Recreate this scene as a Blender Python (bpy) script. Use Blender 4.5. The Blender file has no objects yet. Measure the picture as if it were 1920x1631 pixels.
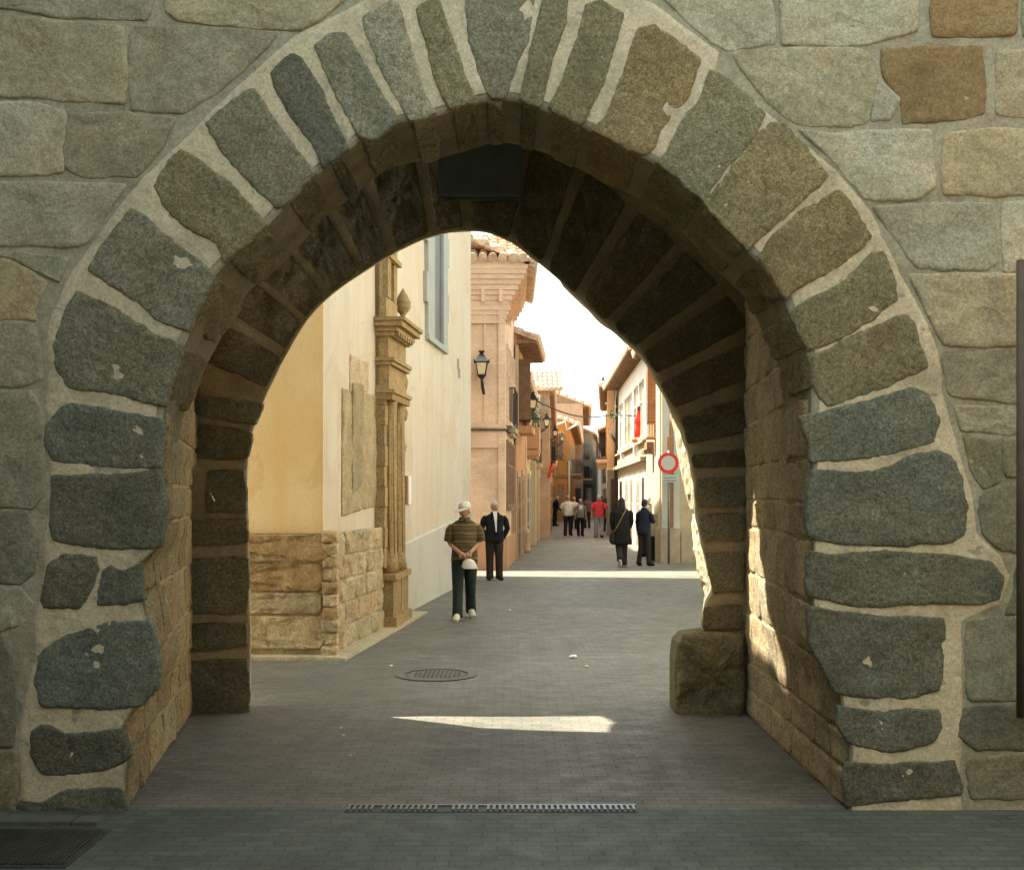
import bpy, math, random
from mathutils import Vector, Matrix, noise
from math import sin, cos, pi, radians
random.seed(7)
SC = bpy.context.scene
COL = SC.collection
F = 2050.0; CX = 960.0; HZ = 930.0; CH = 1.75       # focal length in photo pixels, principal point, eye height

def W(px, py, Y):
    """photo pixel at depth Y -> world point"""
    return Vector(((px-CX)/F*Y, Y, CH-(py-HZ)/F*Y))
def WX(px, Y): return (px-CX)/F*Y
def WZ(py, Y): return CH-(py-HZ)/F*Y
def GY(py): return F*CH/(py-HZ)

# ------------------------------------------------------------------ materials
MATS = {}
def nodes(name):
    m = bpy.data.materials.new(name); m.use_nodes = True
    nt = m.node_tree; b = nt.nodes['Principled BSDF']
    b.inputs['Specular IOR Level'].default_value = 0.25
    MATS[name] = m
    return m, nt, b
def N(nt, t, **kw):
    n = nt.nodes.new(t)
    for k, v in kw.items():
        if k in n.inputs: n.inputs[k].default_value = v
        else: setattr(n, k, v)
    return n
def noise_n(nt, co, scale, detail=4, rough=.55, dist=0):
    n = N(nt, 'ShaderNodeTexNoise'); n.inputs['Scale'].default_value = scale
    n.inputs['Detail'].default_value = detail; n.inputs['Roughness'].default_value = rough
    n.inputs['Distortion'].default_value = dist
    nt.links.new(co, n.inputs['Vector']); return n.outputs['Fac']
def ramp(nt, fac, stops):
    r = N(nt, 'ShaderNodeValToRGB'); e = r.color_ramp.elements
    while len(e) < len(stops): e.new(.5)
    for el, (p, c) in zip(e, stops):
        el.position = p; el.color = (c, c, c, 1) if isinstance(c, (int, float)) else (*c, 1)
    nt.links.new(fac, r.inputs['Fac']); return r.outputs['Color']
def mul(nt, a, b, f=1.0, mode='MULTIPLY'):
    m = N(nt, 'ShaderNodeMix'); m.data_type = 'RGBA'; m.blend_type = mode
    m.inputs['Factor'].default_value = f
    for s, v in ((6, a), (7, b)):
        if hasattr(v, 'is_linked') or isinstance(v, bpy.types.NodeSocket): nt.links.new(v, m.inputs[s])
        else: m.inputs[s].default_value = (*v, 1)
    return m.outputs[2]
def mixf(nt, fac, a, b):
    m = N(nt, 'ShaderNodeMix'); m.data_type = 'RGBA'
    nt.links.new(fac, m.inputs['Factor'])
    for s, v in ((6, a), (7, b)):
        if isinstance(v, bpy.types.NodeSocket): nt.links.new(v, m.inputs[s])
        else: m.inputs[s].default_value = (*v, 1)
    return m.outputs[2]
def bump(nt, b, h, strength=.4, dist=.01, prev=None):
    n = N(nt, 'ShaderNodeBump'); n.inputs['Strength'].default_value = strength
    n.inputs['Distance'].default_value = dist
    nt.links.new(h, n.inputs['Height'])
    if prev is not None: nt.links.new(prev, n.inputs['Normal'])
    nt.links.new(n.outputs['Normal'], b.inputs['Normal']); return n.outputs['Normal']
def coord(nt, kind='Object'):
    return N(nt, 'ShaderNodeTexCoord').outputs[kind]

def plain(name, col, rough=.6, var=.25, scale=6, bmp=.15, bdist=.004, metal=0, fine=60, spec=.25):
    """painted / worn surface: base colour broken up at two scales"""
    m, nt, b = nodes(name); co = coord(nt)
    a = ramp(nt, noise_n(nt, co, scale, 5, .6), [(.3, 1-var), (.7, 1+var*.6)])
    f = ramp(nt, noise_n(nt, co, fine, 3, .6), [(.3, 1-var*.5), (.7, 1+var*.3)])
    c = mul(nt, mul(nt, col, a), f)
    nt.links.new(c, b.inputs['Base Color']); b.inputs['Roughness'].default_value = rough
    b.inputs['Metallic'].default_value = metal; b.inputs['Specular IOR Level'].default_value = spec
    if bmp: bump(nt, b, noise_n(nt, co, fine, 5, .6), bmp, bdist)
    return m

def granite(name, speck=.45, bmp=.55, gain=1.0):
    """stone: own tint from the mesh attribute, speckle, lichen blotches and pits"""
    m, nt, b = nodes(name); co = coord(nt)
    at = N(nt, 'ShaderNodeAttribute'); at.attribute_name = 'tint'
    s1 = ramp(nt, noise_n(nt, co, 95, 3, .75), [(.34, 1-speck*1.35), (.5, 1), (.68, 1+speck*1.2)])
    s2 = ramp(nt, noise_n(nt, co, 26, 5, .7, .6), [(.3, 1-speck*.7), (.7, 1+speck*.5)])
    s3 = ramp(nt, noise_n(nt, co, 4.2, 6, .6, .4), [(.3, .82), (.5, 1), (.72, 1.16)])
    s4 = ramp(nt, noise_n(nt, co, 48, 2, .8), [(.36, 1-speck*.9), (.5, 1), (.64, 1+speck*.9)])
    c = mul(nt, mul(nt, mul(nt, mul(nt, at.outputs['Color'], s1), s2), s3), s4)
    # warm and grey drift, pale lichen flecks
    warm = ramp(nt, noise_n(nt, co, 2.3, 4, .6), [(.35, (.95, 1.0, .97)), (.65, (1.07, 1.0, .89))])
    c = mul(nt, c, warm)
    lm = ramp(nt, noise_n(nt, co, 17, 6, .75, .3), [(.66, 0), (.74, .55)])
    c = mixf(nt, lm, c, (.40*gain, .40*gain, .33*gain))
    dk = ramp(nt, noise_n(nt, co, 11, 6, .7, .5), [(.24, .7), (.34, 0)])
    c = mixf(nt, dk, c, (.055, .05, .04))
    nt.links.new(c, b.inputs['Base Color']); b.inputs['Roughness'].default_value = .92
    b.inputs['Specular IOR Level'].default_value = .12
    n1 = bump(nt, b, noise_n(nt, co, 12, 8, .72, .5), bmp, .04)
    bump(nt, b, noise_n(nt, co, 60, 5, .8), bmp*1.3, .012, n1)
    return m

def mortar(name, col, stain=(.2, .17, .11)):
    m, nt, b = nodes(name); co = coord(nt)
    a = ramp(nt, noise_n(nt, co, 3.1, 6, .65, .3), [(.3, .66), (.5, 1), (.75, 1.18)])
    f = ramp(nt, noise_n(nt, co, 55, 4, .8), [(.3, .66), (.7, 1.22)])
    c = mul(nt, mul(nt, col, a), f)
    ck = ramp(nt, noise_n(nt, co, 4.5, 9, .78, 1.5), [(.33, .65), (.365, 0)]); c = mixf(nt, ck, c, tuple(x*.55 for x in stain))
    dk = ramp(nt, noise_n(nt, co, 7, 7, .7, .6), [(.3, .6), (.42, 0)])
    c = mixf(nt, dk, c, stain)
    nt.links.new(c, b.inputs['Base Color']); b.inputs['Roughness'].default_value = .95
    b.inputs['Specular IOR Level'].default_value = .1
    n1 = bump(nt, b, noise_n(nt, co, 9, 6, .6), .5, .025)
    bump(nt, b, noise_n(nt, co, 80, 4, .7), .4, .006, n1)
    return m

def plaster(name, col, stain, amt=.5, streak=True, bmp=.25):
    """lime plaster: broad stains, vertical run marks, trowel texture"""
    m, nt, b = nodes(name); co = coord(nt)
    mp = N(nt, 'ShaderNodeMapping'); nt.links.new(co, mp.inputs['Vector'])
    mp.inputs['Scale'].default_value = (2.2, 2.2, .28)
    st = ramp(nt, noise_n(nt, mp.outputs['Vector'], 1.6, 6, .62, .2), [(.42, 0), (.74, amt)])
    cl = ramp(nt, noise_n(nt, co, .55, 5, .6, .3), [(.4, 0), (.75, amt)])
    f = ramp(nt, noise_n(nt, co, 40, 4, .65), [(.3, .92), (.7, 1.05)])
    c = mixf(nt, cl, col, stain)
    if streak: c = mixf(nt, st, c, stain)
    pat = ramp(nt, noise_n(nt, co, 1.3, 8, .68, .8), [(.55, 0), (.60, amt*.5)]); c = mixf(nt, pat, c, tuple(x*.86 for x in stain))
    crk = ramp(nt, noise_n(nt, co, 6.5, 8, .75, 1.2), [(.30, .35), (.34, 0)]); c = mixf(nt, crk, c, tuple(x*.6 for x in stain))
    c = mul(nt, c, f)
    nt.links.new(c, b.inputs['Base Color']); b.inputs['Roughness'].default_value = .9
    b.inputs['Specular IOR Level'].default_value = .12
    n1 = bump(nt, b, noise_n(nt, co, 3.5, 4, .55), bmp, .02)
    bump(nt, b, noise_n(nt, co, 60, 4, .6), bmp, .004, n1)
    return m

def brick(name, c1, c2, mo, axis='X', bw=.26, rh=.062):
    """brickwork: object coordinates, courses along z; axis = horizontal run"""
    m, nt, b = nodes(name); co = coord(nt)
    sp = N(nt, 'ShaderNodeSeparateXYZ'); nt.links.new(co, sp.inputs[0])
    ad = N(nt, 'ShaderNodeMath', operation='ADD'); nt.links.new(sp.outputs[0], ad.inputs[0]); nt.links.new(sp.outputs[1], ad.inputs[1])
    cb = N(nt, 'ShaderNodeCombineXYZ'); nt.links.new(ad.outputs[0], cb.inputs[0]); nt.links.new(sp.outputs[2], cb.inputs[1])
    t = N(nt, 'ShaderNodeTexBrick'); nt.links.new(cb.outputs[0], t.inputs['Vector'])
    t.inputs['Scale'].default_value = 1; t.inputs['Brick Width'].default_value = bw; t.inputs['Row Height'].default_value = rh
    t.inputs['Mortar Size'].default_value = .008; t.inputs['Mortar Smooth'].default_value = .3
    t.inputs['Color1'].default_value = (*c1, 1); t.inputs['Color2'].default_value = (*c2, 1); t.inputs['Mortar'].default_value = (*mo, 1)
    v = ramp(nt, noise_n(nt, co, 1.2, 5, .6), [(.3, .8), (.7, 1.15)])
    f = ramp(nt, noise_n(nt, co, 30, 4, .6), [(.3, .85), (.7, 1.1)])
    c = mul(nt, mul(nt, t.outputs['Color'], v), f)
    nt.links.new(c, b.inputs['Base Color']); b.inputs['Roughness'].default_value = .9
    bump(nt, b, t.outputs['Fac'], -.5, .008)
    return m

# ------------------------------------------------------------------ mesh builder
class MB:
    def __init__(s): s.v = []; s.f = []; s.mi = []; s.t = []; s.sm = []
    def vert(s, p): s.v.append(tuple(p)); return len(s.v)-1
    def face(s, ids, mi=0, tint=(1, 1, 1), smooth=False):
        s.f.append(tuple(ids)); s.mi.append(mi); s.t.append(tint); s.sm.append(smooth)
    def quad(s, a, b, c, d, mi=0, tint=(1, 1, 1)):
        i = [s.vert(p) for p in (a, b, c, d)]; s.face(i, mi, tint)
    def grid(s, fn, nu, nv, mi=0, tint=(1, 1, 1), smooth=False):
        ids = [[s.vert(fn(i/nu, j/nv)) for j in range(nv+1)] for i in range(nu+1)]
        for i in range(nu):
            for j in range(nv):
                s.face((ids[i][j], ids[i+1][j], ids[i+1][j+1], ids[i][j+1]), mi, tint, smooth)
    def box(s, x0, x1, y0, y1, z0, z1, mi=0, tint=(1, 1, 1), fr=None):
        """box in world axes, or in frame fr(a, b, c)"""
        fr = fr or (lambda a, b, c: (a, b, c))
        P = [s.vert(fr(x, y, z)) for x in (x0, x1) for y in (y0, y1) for z in (z0, z1)]
        for q in ((0, 1, 3, 2), (4, 6, 7, 5), (0, 4, 5, 1), (2, 3, 7, 6), (0, 2, 6, 4), (1, 5, 7, 3)):
            s.face([P[k] for k in q], mi, tint)
    def tube(s, pts, rad, seg=8, mi=0, tint=(1, 1, 1), caps=True, ref=None, smooth=True, half=None):
        pts = [Vector(p) for p in pts]; n = len(pts); rings = []
        if not hasattr(rad, '__len__'): rad = [rad]*n
        up = Vector(ref) if ref else None
        for i, p in enumerate(pts):
            d = (pts[min(i+1, n-1)]-pts[max(i-1, 0)])
            d = d.normalized() if d.length > 1e-9 else Vector((0, 0, 1))
            u = up or (Vector((1, 0, 0)) if abs(d.x) < .8 else Vector((0, 1, 0)))
            a = (u-d*u.dot(d))
            a = a.normalized() if a.length > 1e-6 else d.orthogonal().normalized()
            b = d.cross(a)
            r = rad[i]; rx, ry = (r if hasattr(r, '__len__') else (r, r))
            rings.append([s.vert(p+a*rx*cos(2*pi*k/seg)+b*ry*sin(2*pi*k/seg)) for k in range(seg)])
        for i in range(n-1):
            for k in range(seg):
                k2 = (k+1) % seg
                s.face((rings[i][k], rings[i][k2], rings[i+1][k2], rings[i+1][k]), mi, tint, smooth)
        if caps:
            s.face(rings[0][::-1], mi, tint); s.face(rings[-1], mi, tint)
    def loft(s, secs, seg=16, mi=0, tint=(1, 1, 1), caps=True, fr=None, power=2.3):
        """secs: (cx, cy, z, rx, ry) stacked superellipse sections"""
        fr = fr or (lambda a, b, c: (a, b, c)); rings = []
        for cx, cy, z, rx, ry in secs:
            R = []
            for k in range(seg):
                t = 2*pi*k/seg; c, q = cos(t), sin(t)
                R.append(s.vert(fr(cx+rx*math.copysign(abs(c)**(2/power), c), cy+ry*math.copysign(abs(q)**(2/power), q), z)))
            rings.append(R)
        for i in range(len(rings)-1):
            for k in range(seg):
                k2 = (k+1) % seg
                s.face((rings[i][k], rings[i][k2], rings[i+1][k2], rings[i+1][k]), mi, tint, True)
        if caps: s.face(rings[0][::-1], mi, tint); s.face(rings[-1], mi, tint)
    def ball(s, c, r, mi=0, tint=(1, 1, 1), nu=12, nv=8, fr=None, fn=None):
        fr = fr or (lambda a, b, c: (a, b, c)); rx, ry, rz = r if hasattr(r, '__len__') else (r, r, r)
        rings = []
        for j in range(nv+1):
            ph = pi*j/nv; R = []
            for i in range(nu):
                th = 2*pi*i/nu
                d = Vector((sin(ph)*cos(th), sin(ph)*sin(th), cos(ph)))
                k = fn(d) if fn else 1
                R.append(s.vert(fr(c[0]+rx*d.x*k, c[1]+ry*d.y*k, c[2]+rz*d.z*k)))
            rings.append(R)
        for j in range(nv):
            for i in range(nu):
                i2 = (i+1) % nu
                s.face((rings[j][i], rings[j+1][i], rings[j+1][i2], rings[j][i2]), mi, tint, True)
    def prism(s, poly, y0, y1, mi=0, tint=(1, 1, 1), fr=None):
        fr = fr or (lambda a, b, c: (a, b, c)); n = len(poly)
        A = [s.vert(fr(x, y0, z)) for x, z in poly]; B = [s.vert(fr(x, y1, z)) for x, z in poly]
        s.face(A, mi, tint); s.face(B[::-1], mi, tint)
        for i in range(n):
            j = (i+1) % n; s.face((A[j], A[i], B[i], B[j]), mi, tint)
    def build(s, name, mats, parent=None, loc=None):
        me = bpy.data.meshes.new(name)
        me.from_pydata(s.v, [], s.f); me.update()
        mats = mats if isinstance(mats, (list, tuple)) else [mats]
        for m in mats: me.materials.append(MATS[m] if isinstance(m, str) else m)
        me.polygons.foreach_set('material_index', s.mi)
        me.polygons.foreach_set('use_smooth', s.sm)
        if any(t != (1, 1, 1) for t in s.t):
            at = me.color_attributes.new('tint', 'FLOAT_COLOR', 'CORNER'); buf = []
            for p, t in zip(s.f, s.t): buf.extend((*t, 1)*len(p))
            at.data.foreach_set('color', buf)
        o = bpy.data.objects.new(name, me); COL.objects.link(o)
        fix_normals(me)
        if parent: o.parent = parent; o.matrix_parent_inverse = Matrix.Translation(-Vector(parent.location)) if parent.type == 'EMPTY' else Matrix.Identity(4)
        if parent and parent.type != 'EMPTY': pass
        return o
import bmesh
def fix_normals(me):
    bm = bmesh.new(); bm.from_mesh(me); bmesh.ops.recalc_face_normals(bm, faces=bm.faces); bm.to_mesh(me); bm.free()

def tag(o, label=None, cat=None, group=None, kind=None):
    for k, v in (('label', label), ('category', cat), ('group', group), ('kind', kind)):
        if v: o[k] = v
    return o
def thing(name, loc, label, cat, group=None):
    o = bpy.data.objects.new(name, None); COL.objects.link(o); o.location = loc; o.empty_display_size = .2
    return tag(o, label, cat, group)
def frame(o, ax, up=(0, 0, 1)):
    """frame(u, d, v): u along ax, d outward (ax x up), v up from o"""
    o = Vector(o); ax = Vector(ax).normalized(); up = Vector(up); n = ax.cross(up).normalized()
    return lambda u, d, v: o+ax*u+n*d+up*v

def chaikin(P, it=2):
    for c in (.06, .25)[:it]:
        Q = []
        for i in range(len(P)):
            a, b = P[i], P[(i+1) % len(P)]
            Q += [(a[0]*(1-c)+b[0]*c, a[1]*(1-c)+b[1]*c), (a[0]*c+b[0]*(1-c), a[1]*c+b[1]*(1-c))]
        P = Q
    return P
def densify(P, L):
    Q = []
    for i in range(len(P)):
        a, b = P[i], P[(i+1) % len(P)]; d = math.dist(a, b); n = max(1, int(round(d/L)))
        Q += [(a[0]+(b[0]-a[0])*k/n, a[1]+(b[1]-a[1])*k/n) for k in range(n)]
    return Q
def stone(mb, poly, mapf, h=.022, tint=(.3, .3, .25), seed=0, L=.03, rough=.006, edge=.03, smooth_it=2, mi=0, shrink=0, grow=0):
    """a weathered block: outline with rounded worn arrises, a bulging uneven face"""
    P = densify(chaikin(poly, smooth_it) if smooth_it else poly, L)
    cx = sum(p[0] for p in P)/len(P); cy = sum(p[1] for p in P)/len(P)
    q = []
    for x, y in P:
        n1 = noise.noise((x*7, y*7, seed*3.1)); n2 = noise.noise((x*28, y*28, seed*1.7))
        d = math.hypot(x-cx, y-cy) or 1; n3 = noise.noise((x*70, y*70, seed*2.3)); k = (n1*.012+n2*.008+n3*.004+grow)/d
        q.append((x+(x-cx)*k, y+(y-cy)*k))
    def bulge(x, y):
        return noise.noise((x*5, y*5, seed+.5))*rough*1.6+noise.noise((x*16, y*16, seed+9.5))*rough*.9+noise.noise((x*45, y*45, seed+3.5))*rough*.5
    rings = []
    for ins, dep in ((0, -.03), (0, -.1*h), (edge*.14, .42*h), (edge*.4, .74*h), (edge*.85, .93*h), (edge*1.7, h)):
        R = []
        for x, y in q:
            d = math.hypot(cx-x, cy-y) or 1; f = min(.9, ins/d)
            X, Y = x+(cx-x)*f, y+(cy-y)*f
            R.append((X, Y, dep+(bulge(X, Y)*min(1, max(0, dep/h)) if dep > 0 else 0)))
        rings.append(R)
    last = rings[-1]
    size = max(math.hypot(x-cx, y-cy) for x, y, _ in last)
    nn = max(2, int(size/(L*1.7)))
    for k in range(1, nn):
        R = []
        for x, y, _ in last:
            X, Y = x+(cx-x)*k/nn, y+(cy-y)*k/nn; R.append((X, Y, h+bulge(X, Y)))
        rings.append(R)
    ids = [[mb.vert(mapf(*p)) for p in R] for R in rings]; n = len(q)
    for a, b in zip(ids, ids[1:]):
        for i in range(n):
            j = (i+1) % n; mb.face((a[i], a[j], b[j], b[i]), mi, tint, True)
    c = mb.vert(mapf(cx, cy, h+bulge(cx, cy)))
    for i in range(n): mb.face((ids[-1][i], ids[-1][(i+1) % n], c), mi, tint, True)

def resample(P, n):
    L = [0]
    for a, b in zip(P, P[1:]): L.append(L[-1]+math.dist(a, b))
    out = []; j = 0
    for i in range(n+1):
        t = L[-1]*i/n
        while j < len(L)-2 and L[j+1] < t: j += 1
        f = (t-L[j])/((L[j+1]-L[j]) or 1); a, b = P[j], P[j+1]
        out.append((a[0]+(b[0]-a[0])*f, a[1]+(b[1]-a[1])*f))
    return out
SKY_S=.15; SUN_S=5.0; EXPO=2.2; DENOISE=True
# ================================================================== THE GATE
Y0 = 6.10; Y1 = 6.90; YP = 8.86; YB = 9.12       # front face, back of front arch, front and back of rear arch
granite('granite', .28, .5); granite('sandstone', .19, .35); mortar('lime_mortar', (.56, .49, .335), (.31, .26, .165)); mortar('joint_mortar', (.36, .335, .24), (.15, .13, .09))
mortar('old_mortar', (.40, .34, .22), (.16, .12, .07)); granite('soffit_stone', .3, .6); mortar('lip_shade_mortar', (.20, .172, .108), (.10, .08, .05)); mortar('soffit_mortar', (.38, .305, .185), (.17, .12, .07))  # lip mortar is darkened: soffit shade put into its colour
def P0(poly): return [(WX(x, Y0), WZ(y, Y0)) for x, y in poly]
gate = thing('town_gate', (0, 6.5, 0), 'massive grey granite arched town gate with pale mortar joints', 'gateway')

GREY = (.232, .224, .160); DARK = (.148, .150, .114); BROWN = (.250, .212, .120); OLIVE = (.238, .220, .138); BLUE = (.160, .172, .136)
PALE = (.41, .39, .30); TAN = (.35, .315, .215); RUST = (.27, .195, .10); MIDW = (.33, .31, .225)
VOUS = [   # inner-ring stones of the front arch, left foot up and over to the right foot
 (DARK, [(37,1499),(77,1504),(133,1479),(225,1475),(245,1532),(33,1532)]),
 (DARK, [(62,1371),(80,1360),(100,1361),(127,1378),(230,1364),(246,1418),(213,1438),(140,1451),(80,1451),(57,1418)]),
 (BLUE, [(73,1231),(97,1204),(187,1169),(280,1161),(298,1234),(296,1284),(267,1321),(213,1329),(77,1324),(67,1284)]),
 (DARK, [(93,1053),(121,1040),(182,1043),(184,1067),(163,1121),(149,1142),(82,1139),(77,1123)]),
 (DARK, [(196,1072),(210,1063),(231,1071),(263,1055),(272,1123),(233,1133),(184,1133),(186,1107)]),
 (BLUE, [(100,892),(163,890),(233,892),(306,881),(313,937),(306,992),(302,1025),(224,1030),(140,1020),(100,1013),(93,971)]),
 (BLUE, [(110,767),(133,755),(233,773),(312,785),(321,823),(309,870),(213,877),(100,863),(83,817),(90,793)]),
 (GREY, [(143,543),(217,577),(287,627),(361,647),(348,707),(325,765),(277,757),(213,737),(133,727),(106,693),(103,647),(123,587)]),
 (GREY, [(165,507),(200,447),(247,391),(273,407),(333,460),(414,517),(397,573),(371,626),(333,613),(290,597),(260,563),(213,540)]),
 (OLIVE, [(290,350),(317,300),(342,281),(387,310),(447,360),(515,437),(474,476),(438,502),(405,455),(347,425),(305,383)]),
 (GREY, [(383,233),(460,171),(478,167),(510,220),(560,285),(600,337),(542,397),(520,392),(473,347),(427,298)]),
 (DARK, [(507,138),(547,101),(567,111),(600,165),(627,227),(662,302),(627,327),(605,315),(585,270),(545,215),(513,165)]),
 (GREY, [(590,88),(617,66),(650,64),(665,85),(700,150),(738,207),(750,241),(702,260),(673,270),(645,205),(615,150)]),
 (MIDW, [(680,32),(735,1),(750,12),(767,77),(793,165),(820,232),(776,249),(743,187),(713,125),(686,67)]),
 (OLIVE, [(780,20),(820,-14),(840,50),(873,143),(894,208),(848,227),(830,187),(807,117),(786,43)]),
 (GREY, [(871,-14),(1005,-14),(988,80),(970,120),(948,201),(915,206),(903,155),(880,80)]),
 (OLIVE, [(1020,-14),(1067,-14),(1060,45),(1037,105),(1018,190),(1010,222),(973,206),(984,140),(999,80)]),
 (OLIVE, [(1097,10),(1127,2),(1171,27),(1153,87),(1130,160),(1097,230),(1084,254),(1028,222),(1053,157),(1077,90)]),
 (BROWN, [(1195,52),(1227,46),(1312,112),(1295,180),(1262,215),(1240,240),(1228,277),(1201,313),(1150,291),(1106,263),(1140,215),(1168,132)]),
 (OLIVE, [(1330,133),(1362,143),(1437,215),(1413,255),(1376,300),(1334,353),(1307,389),(1261,353),(1224,319),(1250,285),(1275,228),(1312,188)]),
 (BROWN, [(1445,232),(1470,230),(1554,330),(1493,387),(1420,452),(1388,489),(1346,440),(1313,397),(1341,355),(1386,300),(1420,255)]),
 (BROWN, [(1572,356),(1595,378),(1636,445),(1575,497),(1493,543),(1460,562),(1431,530),(1409,492),(1447,443),(1507,393)]),
 (OLIVE, [(1633,475),(1657,470),(1680,530),(1681,563),(1647,590),(1587,630),(1533,653),(1507,665),(1482,640),(1458,592),(1520,560),(1580,530)]),
 (OLIVE, [(1640,610),(1693,590),(1711,603),(1738,690),(1680,717),(1613,743),(1553,761),(1512,730),(1502,676),(1560,653)]),
 (BLUE, [(1545,772),(1630,750),(1707,726),(1741,740),(1761,790),(1747,828),(1697,843),(1613,860),(1514,871),(1503,825),(1500,780)]),
 (BLUE, [(1513,882),(1600,885),(1650,882),(1713,852),(1757,845),(1782,854),(1800,890),(1814,945),(1809,1000),(1785,1018),(1700,1020),(1580,1022),(1515,1008),(1508,940)]),
 (BLUE, [(1513,1030),(1557,1040),(1663,1033),(1780,1040),(1860,1053),(1881,1080),(1870,1122),(1840,1133),(1713,1133),(1600,1137),(1547,1124),(1512,1118)]),
 (DARK, [(1512,1133),(1567,1147),(1680,1155),(1771,1157),(1773,1213),(1760,1293),(1713,1307),(1613,1305),(1567,1297),(1541,1247),(1519,1213)]),
 (DARK, [(1570,1322),(1630,1333),(1760,1328),(1764,1364),(1747,1394),(1670,1409),(1592,1394),(1574,1362)]),
 (DARK, [(1590,1428),(1670,1434),(1790,1424),(1800,1468),(1800,1490),(1680,1500),(1584,1512),(1582,1460)]),
]
ASH = [
 (MIDW, [(-60,-14),(290,-14),(275,40),(120,33),(0,16),(-60,13)]), (TAN, [(316,-14),(660,-14),(600,40),(560,58),(430,50),(335,40),(314,22)]),
 (TAN, [(-60,24),(100,40),(228,50),(238,110),(236,196),(140,190),(60,183),(-60,178)]), (MIDW, [(250,50),(400,53),(522,62),(490,100),(420,160),(345,212),(247,207),(241,120)]),
 (PALE, [(-60,190),(60,195),(118,210),(124,240),(114,322),(0,330),(-60,330)]), (TAN, [(130,214),(230,214),(330,222),(300,280),(255,332),(160,330),(118,310)]),
 (PALE, [(-60,342),(120,344),(238,345),(200,400),(160,460),(0,460),(-60,460)]), (MIDW, [(-60,470),(20,474),(130,482),(108,528),(70,510),(20,482),(-60,476)]),
 (TAN, [(-60,486),(20,490),(88,528),(62,580),(66,600),(-60,595)]), (MIDW, [(-60,606),(62,606),(74,660),(80,710),(40,722),(-60,720)]),
 (MIDW, [(-60,732),(60,735),(82,780),(78,930),(60,952),(-60,948)]), (GREY, [(-60,962),(50,958),(70,1020),(62,1070),(40,1093),(-60,1091)]),
 (PALE, [(-60,1100),(30,1101),(58,1130),(54,1165),(0,1180),(-60,1182)]), (GREY, [(-60,1190),(0,1190),(20,1230),(28,1330),(25,1400),(-60,1400)]),
 (GREY, [(-60,1412),(28,1410),(36,1440),(26,1530),(-60,1530)]),
 (PALE, [(1234,-14),(1440,-14),(1450,30),(1451,82),(1360,92),(1340,78),(1290,42)]), (PALE, [(1462,-14),(1718,-14),(1720,60),(1620,83),(1467,86)]),
 (RUST, [(1746,-14),(1905,-14),(1903,66),(1750,69)]), (GREY, [(1922,-14),(1990,-14),(1990,66),(1920,68)]),
 (MIDW, [(1370,96),(1610,91),(1634,110),(1640,150),(1625,234),(1500,235),(1440,190),(1390,130)]), (PALE, [(1648,150),(1684,188),(1666,222),(1634,226)]),
 (RUST, [(1652,93),(1840,86),(1848,216),(1692,232),(1690,186),(1656,142)]), (TAN, [(1870,100),(1990,95),(1990,222),(1868,216)]),
 (PALE, [(1494,243),(1560,252),(1745,243),(1752,350),(1720,373),(1620,371),(1575,312)]), (TAN, [(1768,247),(1990,242),(1990,362),(1770,367)]),
 (PALE, [(1636,388),(1700,384),(1858,381),(1868,490),(1850,505),(1720,502),(1680,450)]), (PALE, [(1880,381),(1990,376),(1990,512),(1882,508)]),
 (TAN, [(1705,514),(1908,516),(1990,516),(1990,648),(1768,648),(1742,590)]), (MIDW, [(1768,657),(1990,657),(1990,756),(1900,755),(1782,742)]),
 (MIDW, [(1790,760),(1900,765),(1990,768),(1990,800),(1880,813),(1803,808)]), (OLIVE, [(1808,822),(1868,825),(1875,900),(1842,918),(1822,880)]),
 (GREY, [(1880,824),(1990,810),(1990,892),(1888,894)]), (GREY, [(1838,926),(1900,905),(1990,908),(1990,1036),(1880,1032),(1845,1000),(1836,960)]),
 (GREY, [(1908,1060),(1990,1047),(1990,1138),(1885,1152),(1904,1105)]), (GREY, [(1816,1166),(1870,1160),(1990,1152),(1990,1312),(1816,1312),(1810,1240)]),
 (DARK, [(1806,1326),(1990,1322),(1990,1400),(1830,1406),(1800,1380)]), (GREY, [(1816,1420),(1990,1412),(1990,1492),(1822,1498)]),
]
# courses of ashlar beyond the frame, so the wall goes on
rnd = random.Random(3)
for (xa, xb, ya, yb) in ((-420, -66, -14, 1530), (1998, 2500, -14, 1500), (-420, 2500, -640, -24)):
    y = ya
    while y < yb-30:
        hh = min(rnd.uniform(95, 150), yb-y); x = xa-rnd.uniform(0, 80)
        while x < xb-40:
            ww = rnd.uniform(130, 260); x2 = min(x+ww, xb)
            ASH.append((rnd.choice([PALE, TAN, MIDW, MIDW, GREY]), [(x+5, y+5), ((x+x2)/2, y+3), (x2-5, y+5), (x2-4, y+hh-5), ((x+x2)/2, y+hh-4), (x+5, y+hh-5)]))
            x = x2
        y += hh
def jit(c, r, a=.12):
    k = 1+r.uniform(-a, a); w = r.uniform(-.035, .045); return (c[0]*k*(1+w), c[1]*k, c[2]*k*(1-w*1.3))

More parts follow.
